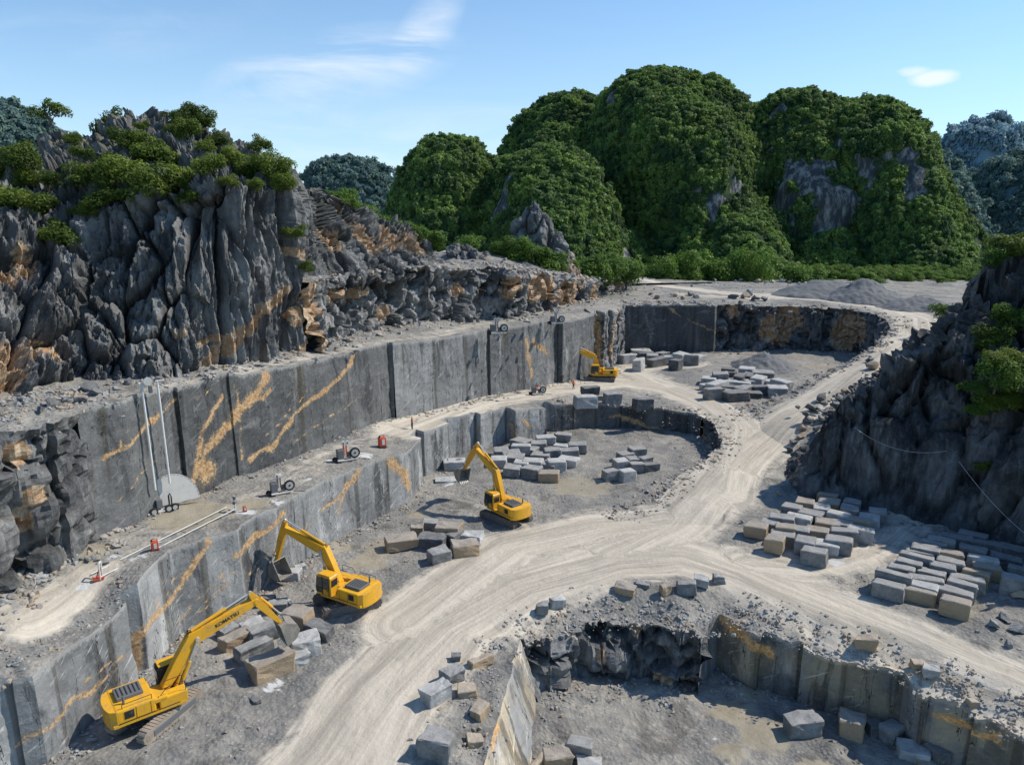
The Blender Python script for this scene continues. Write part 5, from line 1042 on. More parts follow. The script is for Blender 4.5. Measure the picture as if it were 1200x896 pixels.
for (px, py, L, k, lb) in [(692, 452, 3., 'd', 'dark upright block at the plateau edge behind the middle pit'), (718, 460, 2.7, 'g', 'single grey block on the plateau edge above the pit'), (754, 466, 3., 'd', 'dark slab block furthest right on the plateau edge'), (686, 463, 3.4, 'p', 'pale flat slab leaning below the dark upright block'), (704, 463, 1.2, 'g', 'smallest grey stone between the plateau edge blocks')]:
    bigblock(px, py, z_bc, L, L*.6, 1.8 if L > 2 else .8, 10, k, lb, seed=int(px))
# pile beside the middle excavator
for (px, py, L, W_, H_, rt, k, lb) in [(470, 628, 3.0, 1.7, 1.1, 22, 'o', 'pale topped block at the left of the small pile'), (489, 615, 1.3, 1., 1.1, 10, 'o', 'small orange stone on the back left of that pile'), (507, 626, 2.8, 2.0, 1.4, -10, 'd', 'dark grey block in the middle of the pile by the puddled wall foot'),
    (526, 613, 2.6, 1.9, 1.7, -8, 'o', 'orange topped block standing highest in the small pile'), (514, 643, 1.9, 1.4, 1.2, 30, 'g', 'grey wedge block at the front of the small pile'), (545, 634, 2.6, 1.6, 1.3, 18, 'o', 'brown and orange block at the right of the small pile'), (551, 624, 2.4, 1.6, .9, -10, 'p', 'pale slab behind the brown and orange block'), (504, 609, 1.6, 1.2, .9, 0, 'g', 'grey stone at the back of the small pile'), (532, 622, 1.8, 1.3, 1.4, 60, 'd', 'dark stone wedged under the orange topped block')]:
    bigblock(px, py, z_main, L, W_, H_, rt, k, lb, 'pile before the middle excavator', seed=int(px))
bigblock(534, 538, z_main, 2.2, 1.6, 1.2, 10, 'p', 'pale block right below the middle excavator bucket'); bigblock(523, 560, z_main, 2.6, 1.8, .4, 5, 'p', 'flat pale slab lying under the middle excavator arm')
# pile under the nearest excavator bucket
for (px, py, L, W_, H_, rt, k, lb, dz) in [(276, 741, 2.3, 1.1, 1.2, 48, 'o', 'long tan block at the left of the pile by the nearest bucket', 0), (297, 752, 2.6, 1.1, 1.3, 44, 'g', 'long grey block between tan ones under the nearest bucket', 0), (316, 766, 3.0, 1.5, 1.5, 40, 'o', 'big grey block with ochre flank at the front of the near pile', 0),
    (349, 713, 2.1, 1.6, 1.3, -22, 'o', 'dark block with orange end right of the near pile', 0), (374, 731, 2.3, 1.2, .9, -30, 'd', 'dark slab with pale end, furthest right in the near pile', 0), (356, 745, 2.2, 1.5, 1.3, 25, 'p', 'pale topped slab leaning at the right of the near pile', 0), (296, 727, 1.8, 1.3, .9, 40, 'p', 'pale slab at the back of the near pile', 0),
    (325, 703, 1.6, 1.2, .9, 10, 'g', 'grey block behind the near pile at the wall foot', 0), (308, 732, 2.1, 1.3, 1.1, 40, 'g', 'grey block sitting mid-back in the near pile', 0), (266, 733, 1.5, 1.1, .9, 60, 'g', 'small grey block at the far left of the near pile', 0), (312, 698, 1.3, .9, .8, 0, 'd', 'small dark block by the foot of the grey wall', 0), (335, 722, 1.6, 1.1, .9, -10, 'p', 'pale stone between near pile and orange ended block', 0), (345, 765, 1.9, 1.1, .9, 35, 'p', 'pale block touching the nearest bucket', 0)]:
    bigblock(px, py, z_main, L, W_, H_, rt, k, lb, 'blocks piled by the nearest excavator bucket', seed=int(px))
for (px, py, L, W_, H_, rt, k, lb) in [(342, 668, 1.4, 1.1, .8, 0, 'p', 'pale stone beside the second excavator bucket'), (352, 661, 1., .8, .6, 30, 'p', 'small pale stone by the wall past the second bucket'), (296, 815, 1.2, .5, .3, -40, 'd', 'thin dark slab lying flat on the ground by the pale patch')]: bigblock(px, py, z_main, L, W_, H_, rt, k, lb, seed=int(px))
# stones along the road edge above the lower pit
EDG = [(635, 707, 1.0, .8, .8, 5, 'g', 'squarish grey block beside a tan one at the road bend edge'), (653, 699, 1.3, .8, .9, 20, 'p', 'pale block right of the squarish grey one at the bend'), (734, 685, 1.7, 1., .7, -25, 'o', 'flat brown sided stone left on the pit rim'), (753, 681, 1.3, .7, .4, -20, 'g', 'thin slab on the pit rim'), (780, 683, .9, .7, .9, 20, 'o', 'small tan faced block on the pit rim'),
    (804, 680, 1.7, 1.1, 1.1, -8, 'g', 'largest grey block on the pit rim'), (822, 675, 1.3, .9, .8, -20, 'p', 'pale flat block right end of the pit rim row'), (842, 672, 1., .8, .8, 0, 'g', 'small grey block by the road above the tan wall'),
    (530, 782, 1.6, 1.1, .9, 40, 'g', 'grey slab block by the road left of the slab wall'), (510, 803, 1.9, 1.2, 1.1, 42, 'p', 'pale topped block by the road below the grey slab block'), (562, 769, 1.9, .8, .7, 38, 't', 'long orange stone near the pale slab wall'), (547, 803, 1.3, 1.1, .7, 10, 't', 'tan stone with dark hole between road and slab wall'), (562, 826, 1.2, .9, .8, 60, 't', 'rusty orange stone by the slab wall'), (512, 860, 2.0, 1.7, 1.3, -20, 'g', 'big faceted grey boulder with tan corner in the foreground'), (556, 862, 1., .8, .6, 10, 't', 'small tan stone in the lower foreground'), (534, 765, .7, .6, .5, 0, 'd', 'small dark stone behind the road edge slabs')]
for q in EDG: bigblock(*q[:2], z_main, *q[2:7], q[7], 'stones left along the pit edge', seed=int(q[0]), r0=.06)
for (px, py, L, W_, H_, rt, k, lb) in [(1015, 744, 1.5, 1.1, 1.0, -20, 't', 'golden tan boulder alone between road and lower pit'), (1077, 773, .9, .7, .6, 0, 't', 'tan boulder left of a pair by the lower road'), (1093, 780, 1.2, .8, .8, -20, 'p', 'pale boulder right of the tan one by the lower road'), (1141, 818, .8, .6, .5, 0, 't', 'small orange stone in the rim rubble at lower right')]: bigblock(px, py, z_main, L, W_, H_, rt, k, lb, seed=int(px), name='boulder', cat_='boulder', r0=.1)
for (px, py, L, W_, H_, rt, k, lb) in [(941, 838, 2.5, 1.5, 1.4, 5, 'g', 'large grey block with ochre base on the lower pit floor'), (999, 838, 1.8, 1.5, 1.5, -25, 'o', 'cube block with orange top on the lower pit floor'), (1026, 845, 1.1, 1.2, .9, 0, 'd', 'shaded dark block behind the orange topped cube'), (1047, 847, 1.5, 1.2, 1.3, 30, 'g', 'tilted grey block against the shaded wall foot'), (1070, 873, 2., 1.5, .9, -25, 'p', 'pale block in front of the broken slabs'), (1098, 872, 1., 1.8, 1.4, 10, 'd', 'upright dark slabs at the shaded wall foot'), (1090, 892, 1.5, .9, .5, -15, 'o', 'low orange stone at the bottom edge right'),
    (653, 880, 1.9, 1.3, 1.1, 10, 'o', 'tan flanked block at the bottom middle of the picture'), (680, 866, 1.7, 1.2, 1.2, -15, 'g', 'grey block behind the tan flanked one at bottom middle'), (632, 888, 1.6, .5, 1., 50, 't', 'tilted brown slab at the bottom beside the slab wall foot'), (690, 890, 1.6, 1., .6, 0, 'p', 'pale flat stone at the bottom edge middle')]: bigblock(px, py, z_pit, L, W_, H_, rt, k, lb, 'blocks on the lower pit floor', seed=int(px))
# boulders at the foot of the right cliff and elsewhere
rb = random.Random(9)
def boulders(lst, zf, group, tmpl, mats):
    lst = sorted(lst)
    for i, (px, py, s) in enumerate(lst):
        k = rb.choice(mats); V, Fc = HR[rb.randrange(12)]; V = V*np.array([s*rb.uniform(.9, 1.3), s*rb.uniform(.8, 1.1), s*rb.uniform(.8, 1.1)]); p = on(px, py, zf)
        bm = bmesh.new(); vs = [bm.verts.new(v) for v in V]; [bm.faces.new([vs[a] for a in f]) for f in Fc]; bmesh.ops.subdivide_edges(bm, edges=bm.edges, cuts=2, use_grid_fill=True); bm.normal_update()
        N_ = [v.normal.copy() for v in bm.verts]; nz = fbm(np.array([v.co[:] for v in bm.verts])*(1.6/s)+i, 3, i)*s*.12
        for v, nn, d in zip(bm.verts, N_, nz): v.co += nn*d
        me = D.meshes.new('boulder'); bm.to_mesh(me); bm.free(); me.materials.append(dict(g=M_block, o=M_blockO, t=M_tan, d=M_dark, p=M_pale)[k]); o = link('boulder', me); o.location = p+[0, 0, s*.22]; o.rotation_euler = (rb.uniform(-.3, .3), rb.uniform(-.3, .3), rb.uniform(0, 6))
        tag(o, '%s boulder %s, %s from left' % (dict(g='grey', o='rust stained', t='tan', d='dark', p='pale')[k], tmpl, ORD[i]), 'boulder', group)
boulders([(952, 482, 2.2), (962, 470, 2.4), (972, 487, 2.), (965, 495, 2.2), (948, 495, 1.8), (978, 478, 1.8), (940, 503, 1.5), (985, 468, 2.2), (938, 513, 1.8), (930, 521, 1.6), (925, 530, 1.5), (957, 505, 1.4), (1022, 432, 2.6), (1018, 424, 1.6), (1032, 440, 2.), (1000, 462, 1.6), (990, 460, 1.6), (1045, 430, 1.8), (1060, 422, 1.6), (1012, 452, 2.)], z_a, 'boulders between haul road and dark cliff', 'beside the haul road below the dark cliff', ['g', 'g', 'o', 'd', 'd', 't'])
boulders([(905, 575, 1.7), (898, 570, 1.6), (918, 562, 1.8), (912, 582, 1.3), (858, 605, .9), (851, 609, .7), (925, 572, 1.5), (890, 585, 1.), (870, 612, .6)], z_main, 'boulders by the roadside yard', 'at the back left of the roadside yard', ['t', 't', 'g', 'o'])
boulders([(1180, 690, 1.), (1192, 700, 1.4), (1165, 735, 1.2), (1178, 728, 1.6), (1190, 740, 1.5), (1160, 712, 1.), (1182, 757, .9)], z_main, 'boulders at the right yard corner', 'right of the lower right yard', ['g', 'p', 't', 'g'])
boulders([(35, 635, 1.5), (22, 662, 1.8), (10, 668, 1.5), (40, 645, 1.6), (30, 655, 1.2), (5, 650, 1.1), (48, 628, .9), (55, 640, 1.2)], z_bc, 'boulders at left end of the bench', 'at the left end of the long bench', ['t', 'p', 'g'])
boulders([(62, 478, 1.6), (78, 470, 1.2), (95, 472, 1.), (112, 462, 1.2), (105, 458, 1.5), (48, 482, 1.), (150, 450, 1.2), (185, 446, 1.)], z_a, 'stones on the ledge under the karst face', 'on the ledge under the sheer karst face', ['g', 'd'])
boulders([(838, 331, 2.), (905, 332, 2.2), (915, 331, 2.), (925, 333, 1.8), (936, 334, 2.), (888, 332, 2.4), (868, 330, 2.), (862, 331, 1.6), (893, 330, 1.6), (898, 333, 1.6), (945, 334, 1.6)], z_a, 'stones along the far road', 'along the outer side of the far road', ['p', 'p', 't', 'g'])
boulders([(860, 350, 2.6), (873, 350, 3.2), (885, 352, 3.), (895, 353, 2.4), (810, 347, 2.6), (815, 350, 2.2), (790, 348, 1.8), (770, 350, 1.8), (878, 346, 3.), (762, 346, 1.6), (800, 351, 1.6), (868, 356, 1.8)], z_a, 'dark rocks above the back wall', 'on the rim above the back wall', ['d', 'd', 'g', 'o'])
boulders([(530, 300, 3.), (541, 302, 3.2), (555, 303, 2.6), (605, 308, 2.2), (590, 310, 2.), (620, 311, 2.4), (637, 309, 2.4), (650, 314, 2.), (660, 318, 2.), (538, 310, 2.), (506, 316, 1.8), (480, 318, 1.5), (575, 312, 1.6), (690, 325, 2.), (725, 328, 2.), (450, 318, 1.2), (515, 312, 1.4), (565, 308, 1.8), (673, 321, 1.8)], z_d, 'boulders on the rubble terrace', 'on the rubble terrace by the rock needle', ['g', 'p', 'd', 'o', 'p'])
boulders([(115, 810, .7), (75, 825, .8), (60, 870, .7), (110, 868, .6), (88, 875, .5), (210, 737, .6), (240, 720, .6), (225, 735, .5), (340, 655, .8), (395, 628, .7), (445, 600, .6), (165, 760, .7)], z_main, 'loose stones at the foot of the near wall', 'at the foot of the near grey wall', ['g', 'p', 'g'])
# ================================================================== MACHINES
def text(me, mat, parent, loc, rot):
    me.materials.append(mat); t = link('lettering', me, parent); t.location = loc; t.rotation_euler = rot; return t
M_bucket = mat_plain('worn_dusty_bucket', (.20, .185, .165), .75, dirt=.8, dcol=(.38, .34, .28), bump=.4)
def beam(mb, pts, thick, y0, y1):            # plate bent along pts (s,z) with given depths, extruded sideways
    P_ = [Vector((p[0], 0, p[1])) for p in pts]; up = []; dn = []
    for i, p in enumerate(P_):
        a = P_[max(0, i-1)]; b = P_[min(len(P_)-1, i+1)]; t = (b-a).normalized(); n = Vector((-t.z, 0, t.x)); up.append(p+n*thick[i]/2); dn.append(p-n*thick[i]/2)
    for i in range(len(P_)-1): pass
    prof = [(v.x, v.z) for v in up]+[(v.x, v.z) for v in reversed(dn)]; mb.prism(prof, y0, y1)
def excavator(loc, heading, track_heading, J, label, trackmat=None, near=False):
    """J: joints of the arm in the machine's own plane (s, z): foot, bend, tip, end, bucket"""
    e = empty('excavator', tuple(loc), math.radians(heading), label=label, category='excavator', group='excavators in the quarry')
    tm = trackmat or M_track; rt = math.radians(track_heading-heading); Rz = Matrix.Rotation(rt, 4, 'Z')
    for sy in (-1, 1):
        # track: rounded belt with grouser plates
        prof = []; R_, Lh = .46, 2.05
        for k in range(9): a = -PI/2+PI*k/8; prof.append((Lh+R_*math.cos(a), .48+R_*math.sin(a)))
        for k in range(9): a = PI/2+PI*k/8; prof.append((-Lh+R_*math.cos(a), .48+R_*math.sin(a)))
        mb = MB(); y = sy*1.28; mb.prism(prof, y-.3, y+.3, None)
        per = 2*Lh*2+2*PI*R_; n = 42
        for k in range(n):
            s_ = per*k/n
            if s_ < 2*Lh: c, a = (-Lh+s_, .48-R_), 0
            elif s_ < 2*Lh+PI*R_: t = (s_-2*Lh)/R_; c, a = (Lh+R_*math.sin(t), .48-R_*math.cos(t)), -t
            elif s_ < 4*Lh+PI*R_: c, a = (Lh-(s_-2*Lh-PI*R_), .48+R_), 0
            else: t = (s_-4*Lh-PI*R_)/R_; c, a = (-Lh-R_*math.sin(t), .48+R_*math.cos(t)), -t
            mb.box((c[0], y, c[1]), (.13, .62, .07), Matrix.Rotation(a, 3, 'Y'))
        t_ = mb.build('track', tm, e); t_.rotation_euler = (0, 0, rt)
        fr = MB().box((0, y+sy*.02, .48), (3.5, .64, .42), bev=.05).build('track_frame', M_greym, t_)
        sp_ = MB()
        for sx in (-1, 1):
            sp_.cyl((sx*Lh, y-.32, .48), (sx*Lh, y+.32, .48), .27, n=14); sp_.cyl((sx*Lh, y-.34, .48), (sx*Lh, y+.34, .48), .12, n=10)
        for k in range(6): sp_.cyl((-1.5+k*.6, y-.32, .2), (-1.5+k*.6, y+.32, .2), .12, n=8)
        sp_.build('wheels', tm, t_)
    cb = MB().box((0, 0, .72), (1.9, 2.1, .5), bev=.1).cyl((0, 0, .9), (0, 0, 1.2), .75, n=20).build('carbody', M_greym, e); cb.rotation_euler = (0, 0, rt)
    # house
    mb = MB(); mb.box((-.55, 0, 1.3), (4.3, 2.86, .22), bev=.04)
    mb.box((-1.35, .0, 1.85), (2.3, 2.84, .95), bev=.12)                 # engine bay
    mb.box((.85, -1.0, 1.72), (1.7, .84, .75), bev=.08)                  # right hand tanks
    mb.box((.1, -1.0, 2.05), (.8, .84, .28), bev=.05); mb.box((.15, .1, 1.7), (1.2, .9, .55), bev=.08)
    mb.build('body', M_yellow, e, smooth=False)
    mb = MB(); n = 12; prof = [(-2.35, -1.42)]+[(-2.5-.5*abs(math.cos(PI/2-PI*k/n))**.4 if 0 < k < n else -2.45, -1.42+2.84*k/n) for k in range(n+1)]+[(-2.35, 1.42)]
    V = [Vector((p[0], p[1], z)) for z in (1.12, 1.3, 2.12, 2.28) for p in prof]; m = len(prof)
    V = [Vector((-2.35+(v.x+2.35)*(.9 if v.z in (1.12, 2.28) else 1), v.y*(.97 if v.z > 2.2 or v.z < 1.2 else 1), v.z)) for v in V]
    Fc = [tuple(range(m)), tuple(range(3*m, 4*m))]+[(L*m+k, L*m+(k+1) % m, (L+1)*m+(k+1) % m, (L+1)*m+k) for L in range(3) for k in range(m)]
    MB().add(V, Fc).build('counterweight', M_yellow, e)
    MB().box((-1.45, .25, 2.42), (1.55, 1.35, .26), bev=.09).build('engine_hood', M_greym, e)
    g = MB(); 
    for k in range(6): g.box((-2.05+k*.24, .25, 2.565), (.07, 1.0, .03))
    g.build('hood_louvres', M_black, e)
    MB().box((-1.75, -1.432, 1.9), (.55, .03, .5), bev=.01).build('side_grille', M_black, e); MB().box((-1.75, 1.432, 1.9), (.55, .03, .5), bev=.01).build('side_grille', M_black, e)
    s_ = MB()
    for sy in (-1, 1):
        for x0 in (-1.35, -.5): s_.box((x0, sy*1.424, 1.85), (.02, .02, .8))
        s_.box((-.6, sy*1.432, 1.43), (3.6, .02, .04))
    s_.build('panel_seams', M_black, e)
    MB().cyl((-1.9, -.75, 2.3), (-1.9, -.75, 2.85), .08, .07, 10).build('exhaust_pipe', M_greym, e)
    hr = MB()
    hr.tube([(1.6, -1.38, 2.1), (1.6, -1.38, 2.75), (.5, -1.38, 2.75), (.1, -1.38, 2.35)], .022); hr.tube([(1.6, -.62, 2.1), (1.6, -.62, 2.75), (.5, -.62, 2.75)], .022); hr.tube([(-2.1, -1.3, 2.3), (-2.1, -1.3, 2.62), (-.4, -1.3, 2.62), (-.4, -1.3, 2.3)], .02); hr.build('handrail', M_black, e)
    # cab
    c0 = MB(); pr = [(.42, 1.35), (2.0, 1.35), (2.12, 1.8), (1.95, 3.02), (1.7, 3.12), (.55, 3.12), (.42, 3.0)]
    cabm = MB(); cabm.prism([(x, z) for x, z in pr], .5, 1.44); cab = cabm.build('cab', M_black if near else M_yellow, e, bevel=.03)
    MB().box((1.12, .97, 3.15), (1.25, .88, .07), bev=.03).build('roof', M_yellow, cab)
    gl = MB(); gl.prism([(.62, 2.05), (1.25, 2.05), (1.25, 2.95), (.62, 2.95)], 1.43, 1.455); gl.prism([(1.33, 1.55), (1.95, 1.55), (2.02, 1.85), (1.88, 2.95), (1.33, 2.95)], 1.43, 1.455); gl.build('side_window', M_glass, cab)
    MB().prism([(.62, 2.05), (1.85, 2.05), (1.85, 2.95), (.62, 2.95)], .485, .5).build('side_window', M_glass, cab)
    fw = MB(); fw.add([Vector((2.13, .58, 1.85)), Vector((2.13, 1.36, 1.85)), Vector((1.965, 1.36, 2.98)), Vector((1.965, .58, 2.98)), Vector((2.10, .58, 1.85)), Vector((2.10, 1.36, 1.85)), Vector((1.94, 1.36, 2.98)), Vector((1.94, .58, 2.98))], [(0, 1, 2, 3), (7, 6, 5, 4), (0, 4, 5, 1), (1, 5, 6, 2), (2, 6, 7, 3), (3, 7, 4, 0)]); fw.build('windscreen', M_glass, cab)
    MB().box((.40, .97, 2.5), (.03, .7, .6), bev=.01).build('rear_window', M_glass, cab)
    fr = MB(); fr.box((1.29, 1.46, 2.2), (.07, .03, 1.6)); fr.box((.6, 1.46, 2.2), (.05, .03, 1.6)); fr.box((1.3, 1.46, 1.98), (1.4, .03, .06)); fr.build('door_frame', M_black if not near else M_greym, cab)
    MB().box((.75, 1.475, 1.85), (.16, .02, .05)).build('door_handle', M_black, cab)
    # arm
    f, b, t, d, k = [Vector((J[q][0], J[q][1])) for q in ('foot', 'bend', 'tip', 'end', 'bucket')]
    mb = MB(); q1 = f.lerp(b, .55); beam(mb, [f, q1, b, b.lerp(t, .3), b.lerp(t, .7), t], [.5, .8, .95, .82, .62, .4], -.28, .28); mb.cyl((f.x, -.36, f.y), (f.x, .36, f.y), .2, n=14); mb.cyl((t.x, -.33, t.y), (t.x, .33, t.y), .19, n=14)
    boom = mb.build('boom', M_yellow, e, bevel=.025)
    if near:
        m_ = b.lerp(t, .52); an = math.atan2((t-b).y, (t-b).x); text(TXT, M_black, boom, (m_.x, -.29, m_.y), (PI/2, -an, 0))
    bt = (t-b).normalized(); nb = Vector((-bt.y, bt.x)); sdv = (d-t).normalized(); ns = Vector((-sdv.y, sdv.x))
    if ns.dot(Vector((1, 0))) < 0: ns = -ns       # front side of the stick
    back = t-sdv*.75+ns*.12
    mb = MB(); beam(mb, [back, t, t.lerp(d, .35), d], [.3, .56, .5, .28], -.19, .19); mb.cyl((d.x, -.25, d.y), (d.x, .25, d.y), .13, n=12); st = mb.build('stick', M_yellow, e, bevel=.02)
    def ram(name, a, c, y, r, par):
        mb = MB(); m_ = a.lerp(c, .58); mb.cyl((a.x, y, a.y), (m_.x, y, m_.y), r, n=12); mb.build(name, M_yellow if r > .08 else M_greym, par); MB().cyl((m_.x, y, m_.y), (c.x, y, c.y), r*.55, n=10).cyl((c.x, y-.09, c.y), (c.x, y+.09, c.y), r*1.05, n=10).build('piston_rod', M_steel, par)
    bf = Vector((f.x+.75, f.y-.45)); bm_ = b-(nb*.1)+bt*.2
    for sy in (-1, 1): ram('boom_cylinder', bf, bm_, sy*.36, .13, boom)
    ram('stick_cylinder', b+nb*.52+bt*.1, back, 0, .12, boom)
    lk = d-sdv*.35+ns*.42; ram('bucket_cylinder', t+ns*.33+sdv*.1, lk, 0, .1, st)
    MB().cyl((lk.x, -.2, lk.y), (lk.x, .2, lk.y), .07, n=8).tube([(lk.x, .16, lk.y), (d.x-sdv.x*.4, .16, d.y-sdv.y*.4)], .05).tube([(lk.x, -.16, lk.y), (k.x*.5+d.x*.5+ns.x*.25, -.16, k.y*.5+d.y*.5+ns.y*.25)], .05).build('bucket_link', M_greym, st)
    # bucket: open shell curled towards the machine
    kd = (k-d).normalized(); kn = Vector((-kd.y, kd.x)); 
    if kn.x > 0: kn = -kn                          # mouth side faces the machine
    Lk = 1.7; pr = [(0, .22), (.1, -.26), (.55, -.78), (1.0, -.78), (1.35, -.3), (1.45, .5)]
    pts = [d+kd*a*Lk/1.45+kn*c for a, c in pr]; mb = MB(); W_ = .72
    for i in range(len(pts)-1):
        a, c = pts[i], pts[i+1]; tt = (c-a).normalized(); nn = Vector((-tt.y, tt.x))*.04
        mb.prism([(a+nn).to_tuple(), (c+nn).to_tuple(), (c-nn).to_tuple(), (a-nn).to_tuple()], -W_, W_)
    for sy in (-W_, W_): mb.prism([p.to_tuple() for p in pts], sy-.03, sy+.03)
    bk = mb.build('bucket', M_bucket, e); tt = (pts[-1]-pts[-2]).normalized(); mb = MB()
    for j in range(5): y = -.5+.25*j; a = pts[-1]; c = a+tt*.26; mb.cyl((a.x, y, a.y), (c.x, y, c.y), .06, .02, 6)
    mb.build('bucket_teeth', M_steel, bk)
    hs = MB(); hs.tube([(f.x+.1, .08, f.y+.3), (b.x-.2, .08, b.y+.55), (b.x+.6, .08, b.y+.62), (t.x-.6, .1, t.y+.4)], .03, 5); hs.tube([(f.x+.1, -.08, f.y+.3), (b.x-.2, -.08, b.y+.5), (b.x+.6, -.08, b.y+.58)], .03, 5); hs.build('hoses', M_black, boom)
    return e
excavator((-23.3, 41.6, .05), 39, 70, dict(foot=(.62, 1.95), bend=(2.65, 4.75), tip=(6.95, 5.95), end=(8.5, 3.75), bucket=(9.0, 2.6)), 'nearest yellow excavator at lower left, arm reaching over the pile of tan blocks', M_trackP, True)
excavator((-13.9, 55.6, .05), 151, 28, dict(foot=(.75, 2.0), bend=(2.2, 4.55), tip=(6.8, 5.6), end=(8.0, 2.3), bucket=(7.6, 1.1)), 'yellow excavator parked beside the near wall with its cab towards the viewer', M_track)
excavator((-.65, 74.2, -.25), 130, 138, dict(foot=(.55, 2.1), bend=(1.75, 5.0), tip=(5.3, 6.9), end=(7.5, 3.9), bucket=(8.1, 2.6)), 'yellow excavator alone in the middle pit with raised folded arm', M_track)
excavator((16.2, 128.6, 3.1), 176, 168, dict(foot=(.55, 2.1), bend=(1.3, 4.3), tip=(4.7, 5.7), end=(4.75, 2.9), bucket=(4.3, 1.8)), 'smallest looking yellow excavator, far off on the back quarry floor', M_track)
M_pole = mat_plain('galvanised_pole', (.68, .68, .66), .5)
# ---- big disc saw with two tall guide poles ----
c = on(200, 590, z_bc); rz = math.atan2(63.1-60.2, -31.-(-33.6)+.001)
c = on(193, 597, z_bc)
e = empty('stone_saw', (c[0], c[1], c[2]), 0.72, label='stone cutting machine with a half-buried pale disc blade below two tall steel poles', category='stone saw')
n = 40; R_ = 2.4; V = [Vector((.6+R_*math.cos(PI*k/n), y, .35+R_*math.sin(PI*k/n)*1.12)) for y in (-.05, .05) for k in range(n+1)]; V = V; m = n+1
MB().add(V, [tuple(range(m)), tuple(range(2*m-1, m-1, -1))]+[(k, k+1, m+k+1, m+k) for k in range(n)]+[(n, 0, m, m+n)]).build('disc_blade', M_white, e)
rb_ = MB(); 
for k in range(24): a = PI*k/23; rb_.box((.6+R_*math.cos(a)*.995, 0, .35+R_*math.sin(a)*1.115), (.2, .14, .07), Matrix.Rotation(-a+PI/2, 3, 'Y'))
rb_.build('cutting_rim', M_steel, e)
MB().box((-.3, -.55, .25), (2.6, .5, .18), bev=.03).box((-.3, -.95, .25), (2.6, .12, .14), bev=.02).build('base_frame', M_white, e)
for x in (-1.1, .1, .6):
    w_ = MB().cyl((x, -1.02, .35), (x, -.85, .35), .34, n=18).build('wheel', M_black, e); MB().cyl((x, -1.05, .35), (x, -.84, .35), .2, n=14).build('rim', M_steel, w_)
MB().box((-.55, -.62, .85), (.5, .4, .8), bev=.06).build('motor', M_greym, e); MB().cyl((.25, -.7, .4), (.25, -.7, 1.45), .07, n=8).cyl((.45, -.7, .4), (.45, -.7, 1.3), .06, n=8).tube([(.25, -.7, 1.4), (.35, -.7, 1.6), (.45, -.7, 1.3)], .04).build('pipes', M_black, e)
def slender(name, a, b, r, mat, par=None): return MB().cyl(a, b, r, n=8).build(name, mat, par)
Pw = on(183, 583, z_bc); pt = np.array([Pw[0]-1.15, Pw[1]+.1, 0]); top1 = PY(166, 452, 58.0); top2 = PY(184, 446, 59.3)
iv = e.matrix_world
inv = (Matrix.Translation(c) @ Matrix.Rotation(0.72, 4, 'Z')).inverted()
def tol(p): return tuple(inv @ Vector(p))
b1 = PY(182, 574, 58.0); b2 = PY(199, 566, 59.3)
MB().cyl(tol(b1), tol(top1), .1, n=8).build('guide_pole', M_pole, e); MB().cyl(tol(b2), tol(top2), .1, n=8).cyl(tol(top2), tol(top2+np.array([.5, .2, 0])), .07, n=6).build('guide_pole', M_pole, e)
pk = empty('pulley_head', tuple(top1+[0, 0, .1]), .6, label='white pulley wheel unit at the head of the left tall pole', category='pulley')
MB().box((.15, 0, .0), (.8, .3, .35), bev=.05).build('housing', M_white, pk); MB().cyl((.45, -.25, .25), (.45, -.1, .25), .33, n=18).build('wheel', M_white, pk); MB().box((.6, -.1, -.45), (.3, .25, .6), bev=.04).build('motor', M_greym, pk)
# ---- wire saw machines on the bench ----
def wire_saw(px, py, zf, rz, s, label, pulleys=2, col=None):
    c = on(px, py, zf); e = empty('wire_saw', tuple(c), rz, label=label, category='wire saw', group='wire saw machines'); e.scale = (s, s, s)
    MB().box((-.7, 0, .35), (.75, .8, .15), bev=.03).box((.3, 0, .2), (2.3, .14, .12)).box((.3, .55, .2), (2.3, .14, .12)).box((1.2, .28, .2), (.14, .8, .1)).build('base_frame', M_white, e)
    MB().box((-.65, .2, .95), (.75, .8, 1.15), bev=.07).build('cabinet', M_greym, e)
    MB().box((-.2, .2, 1.5), (.18, .2, 1.4), bev=.02).box((.1, .2, 1.4), (.14, .14, 1.1), bev=.02).build('mast', M_red if col else M_greym, e)
    for k in range(pulleys):
        w_ = MB().cyl((-.25+k*.5, .1, 2.25), (-.25+k*.5, .25, 2.25), .27, n=16).build('pulley', M_white, e); MB().cyl((-.25+k*.5, .05, 2.25), (-.25+k*.5, .3, 2.25), .08, n=8).build('hub', M_black, w_)
    w_ = MB().cyl((1.05, .0, .95), (1.05, .16, .95), .62, n=24).build('drive_wheel', M_black, e); MB().cyl((1.05, -.04, .95), (1.05, .2, .95), .42, n=20).build('rim', M_steel, w_); MB().cyl((1.05, -.08, .95), (1.05, .24, .95), .12, n=10).build('hub', M_black, w_)
    MB().tube([(.55, .2, .3), (.55, .2, 1.45), (.75, .2, 1.7), (1.3, .2, 1.65)], .05).tube([(.2, .45, .3), (.2, .45, 1.35), (.9, .45, 1.35)], .05).build('guard_rail', M_white, e)
    MB().cyl((.45, .6, .55), (.45, .1, .55), .22, n=12).box((.45, .35, .9), (.4, .3, .3), bev=.04).build('motor', M_greym, e)
    MB().cyl((-1.2, -.1, .3), (-1.2, .1, .3), .3, n=14).cyl((-1.2, .4, .3), (-1.2, .6, .3), .3, n=14).build('wheel', M_black, e)
    MB().tube([(1.3, .2, .3), (1.7, .0, .12), (2.2, -.1, .1), (2.6, -.5, .06)], .035, 6).build('hose', M_black, e)
    return e
wire_saw(329, 580, z_bc, .55, .82, 'grey wire saw machine at the bench corner nearest to the viewer', 1)
wire_saw(406, 541, z_bc, .5, .92, 'wire saw with two white pulleys and reddish mast, second along the bench', 2, True)
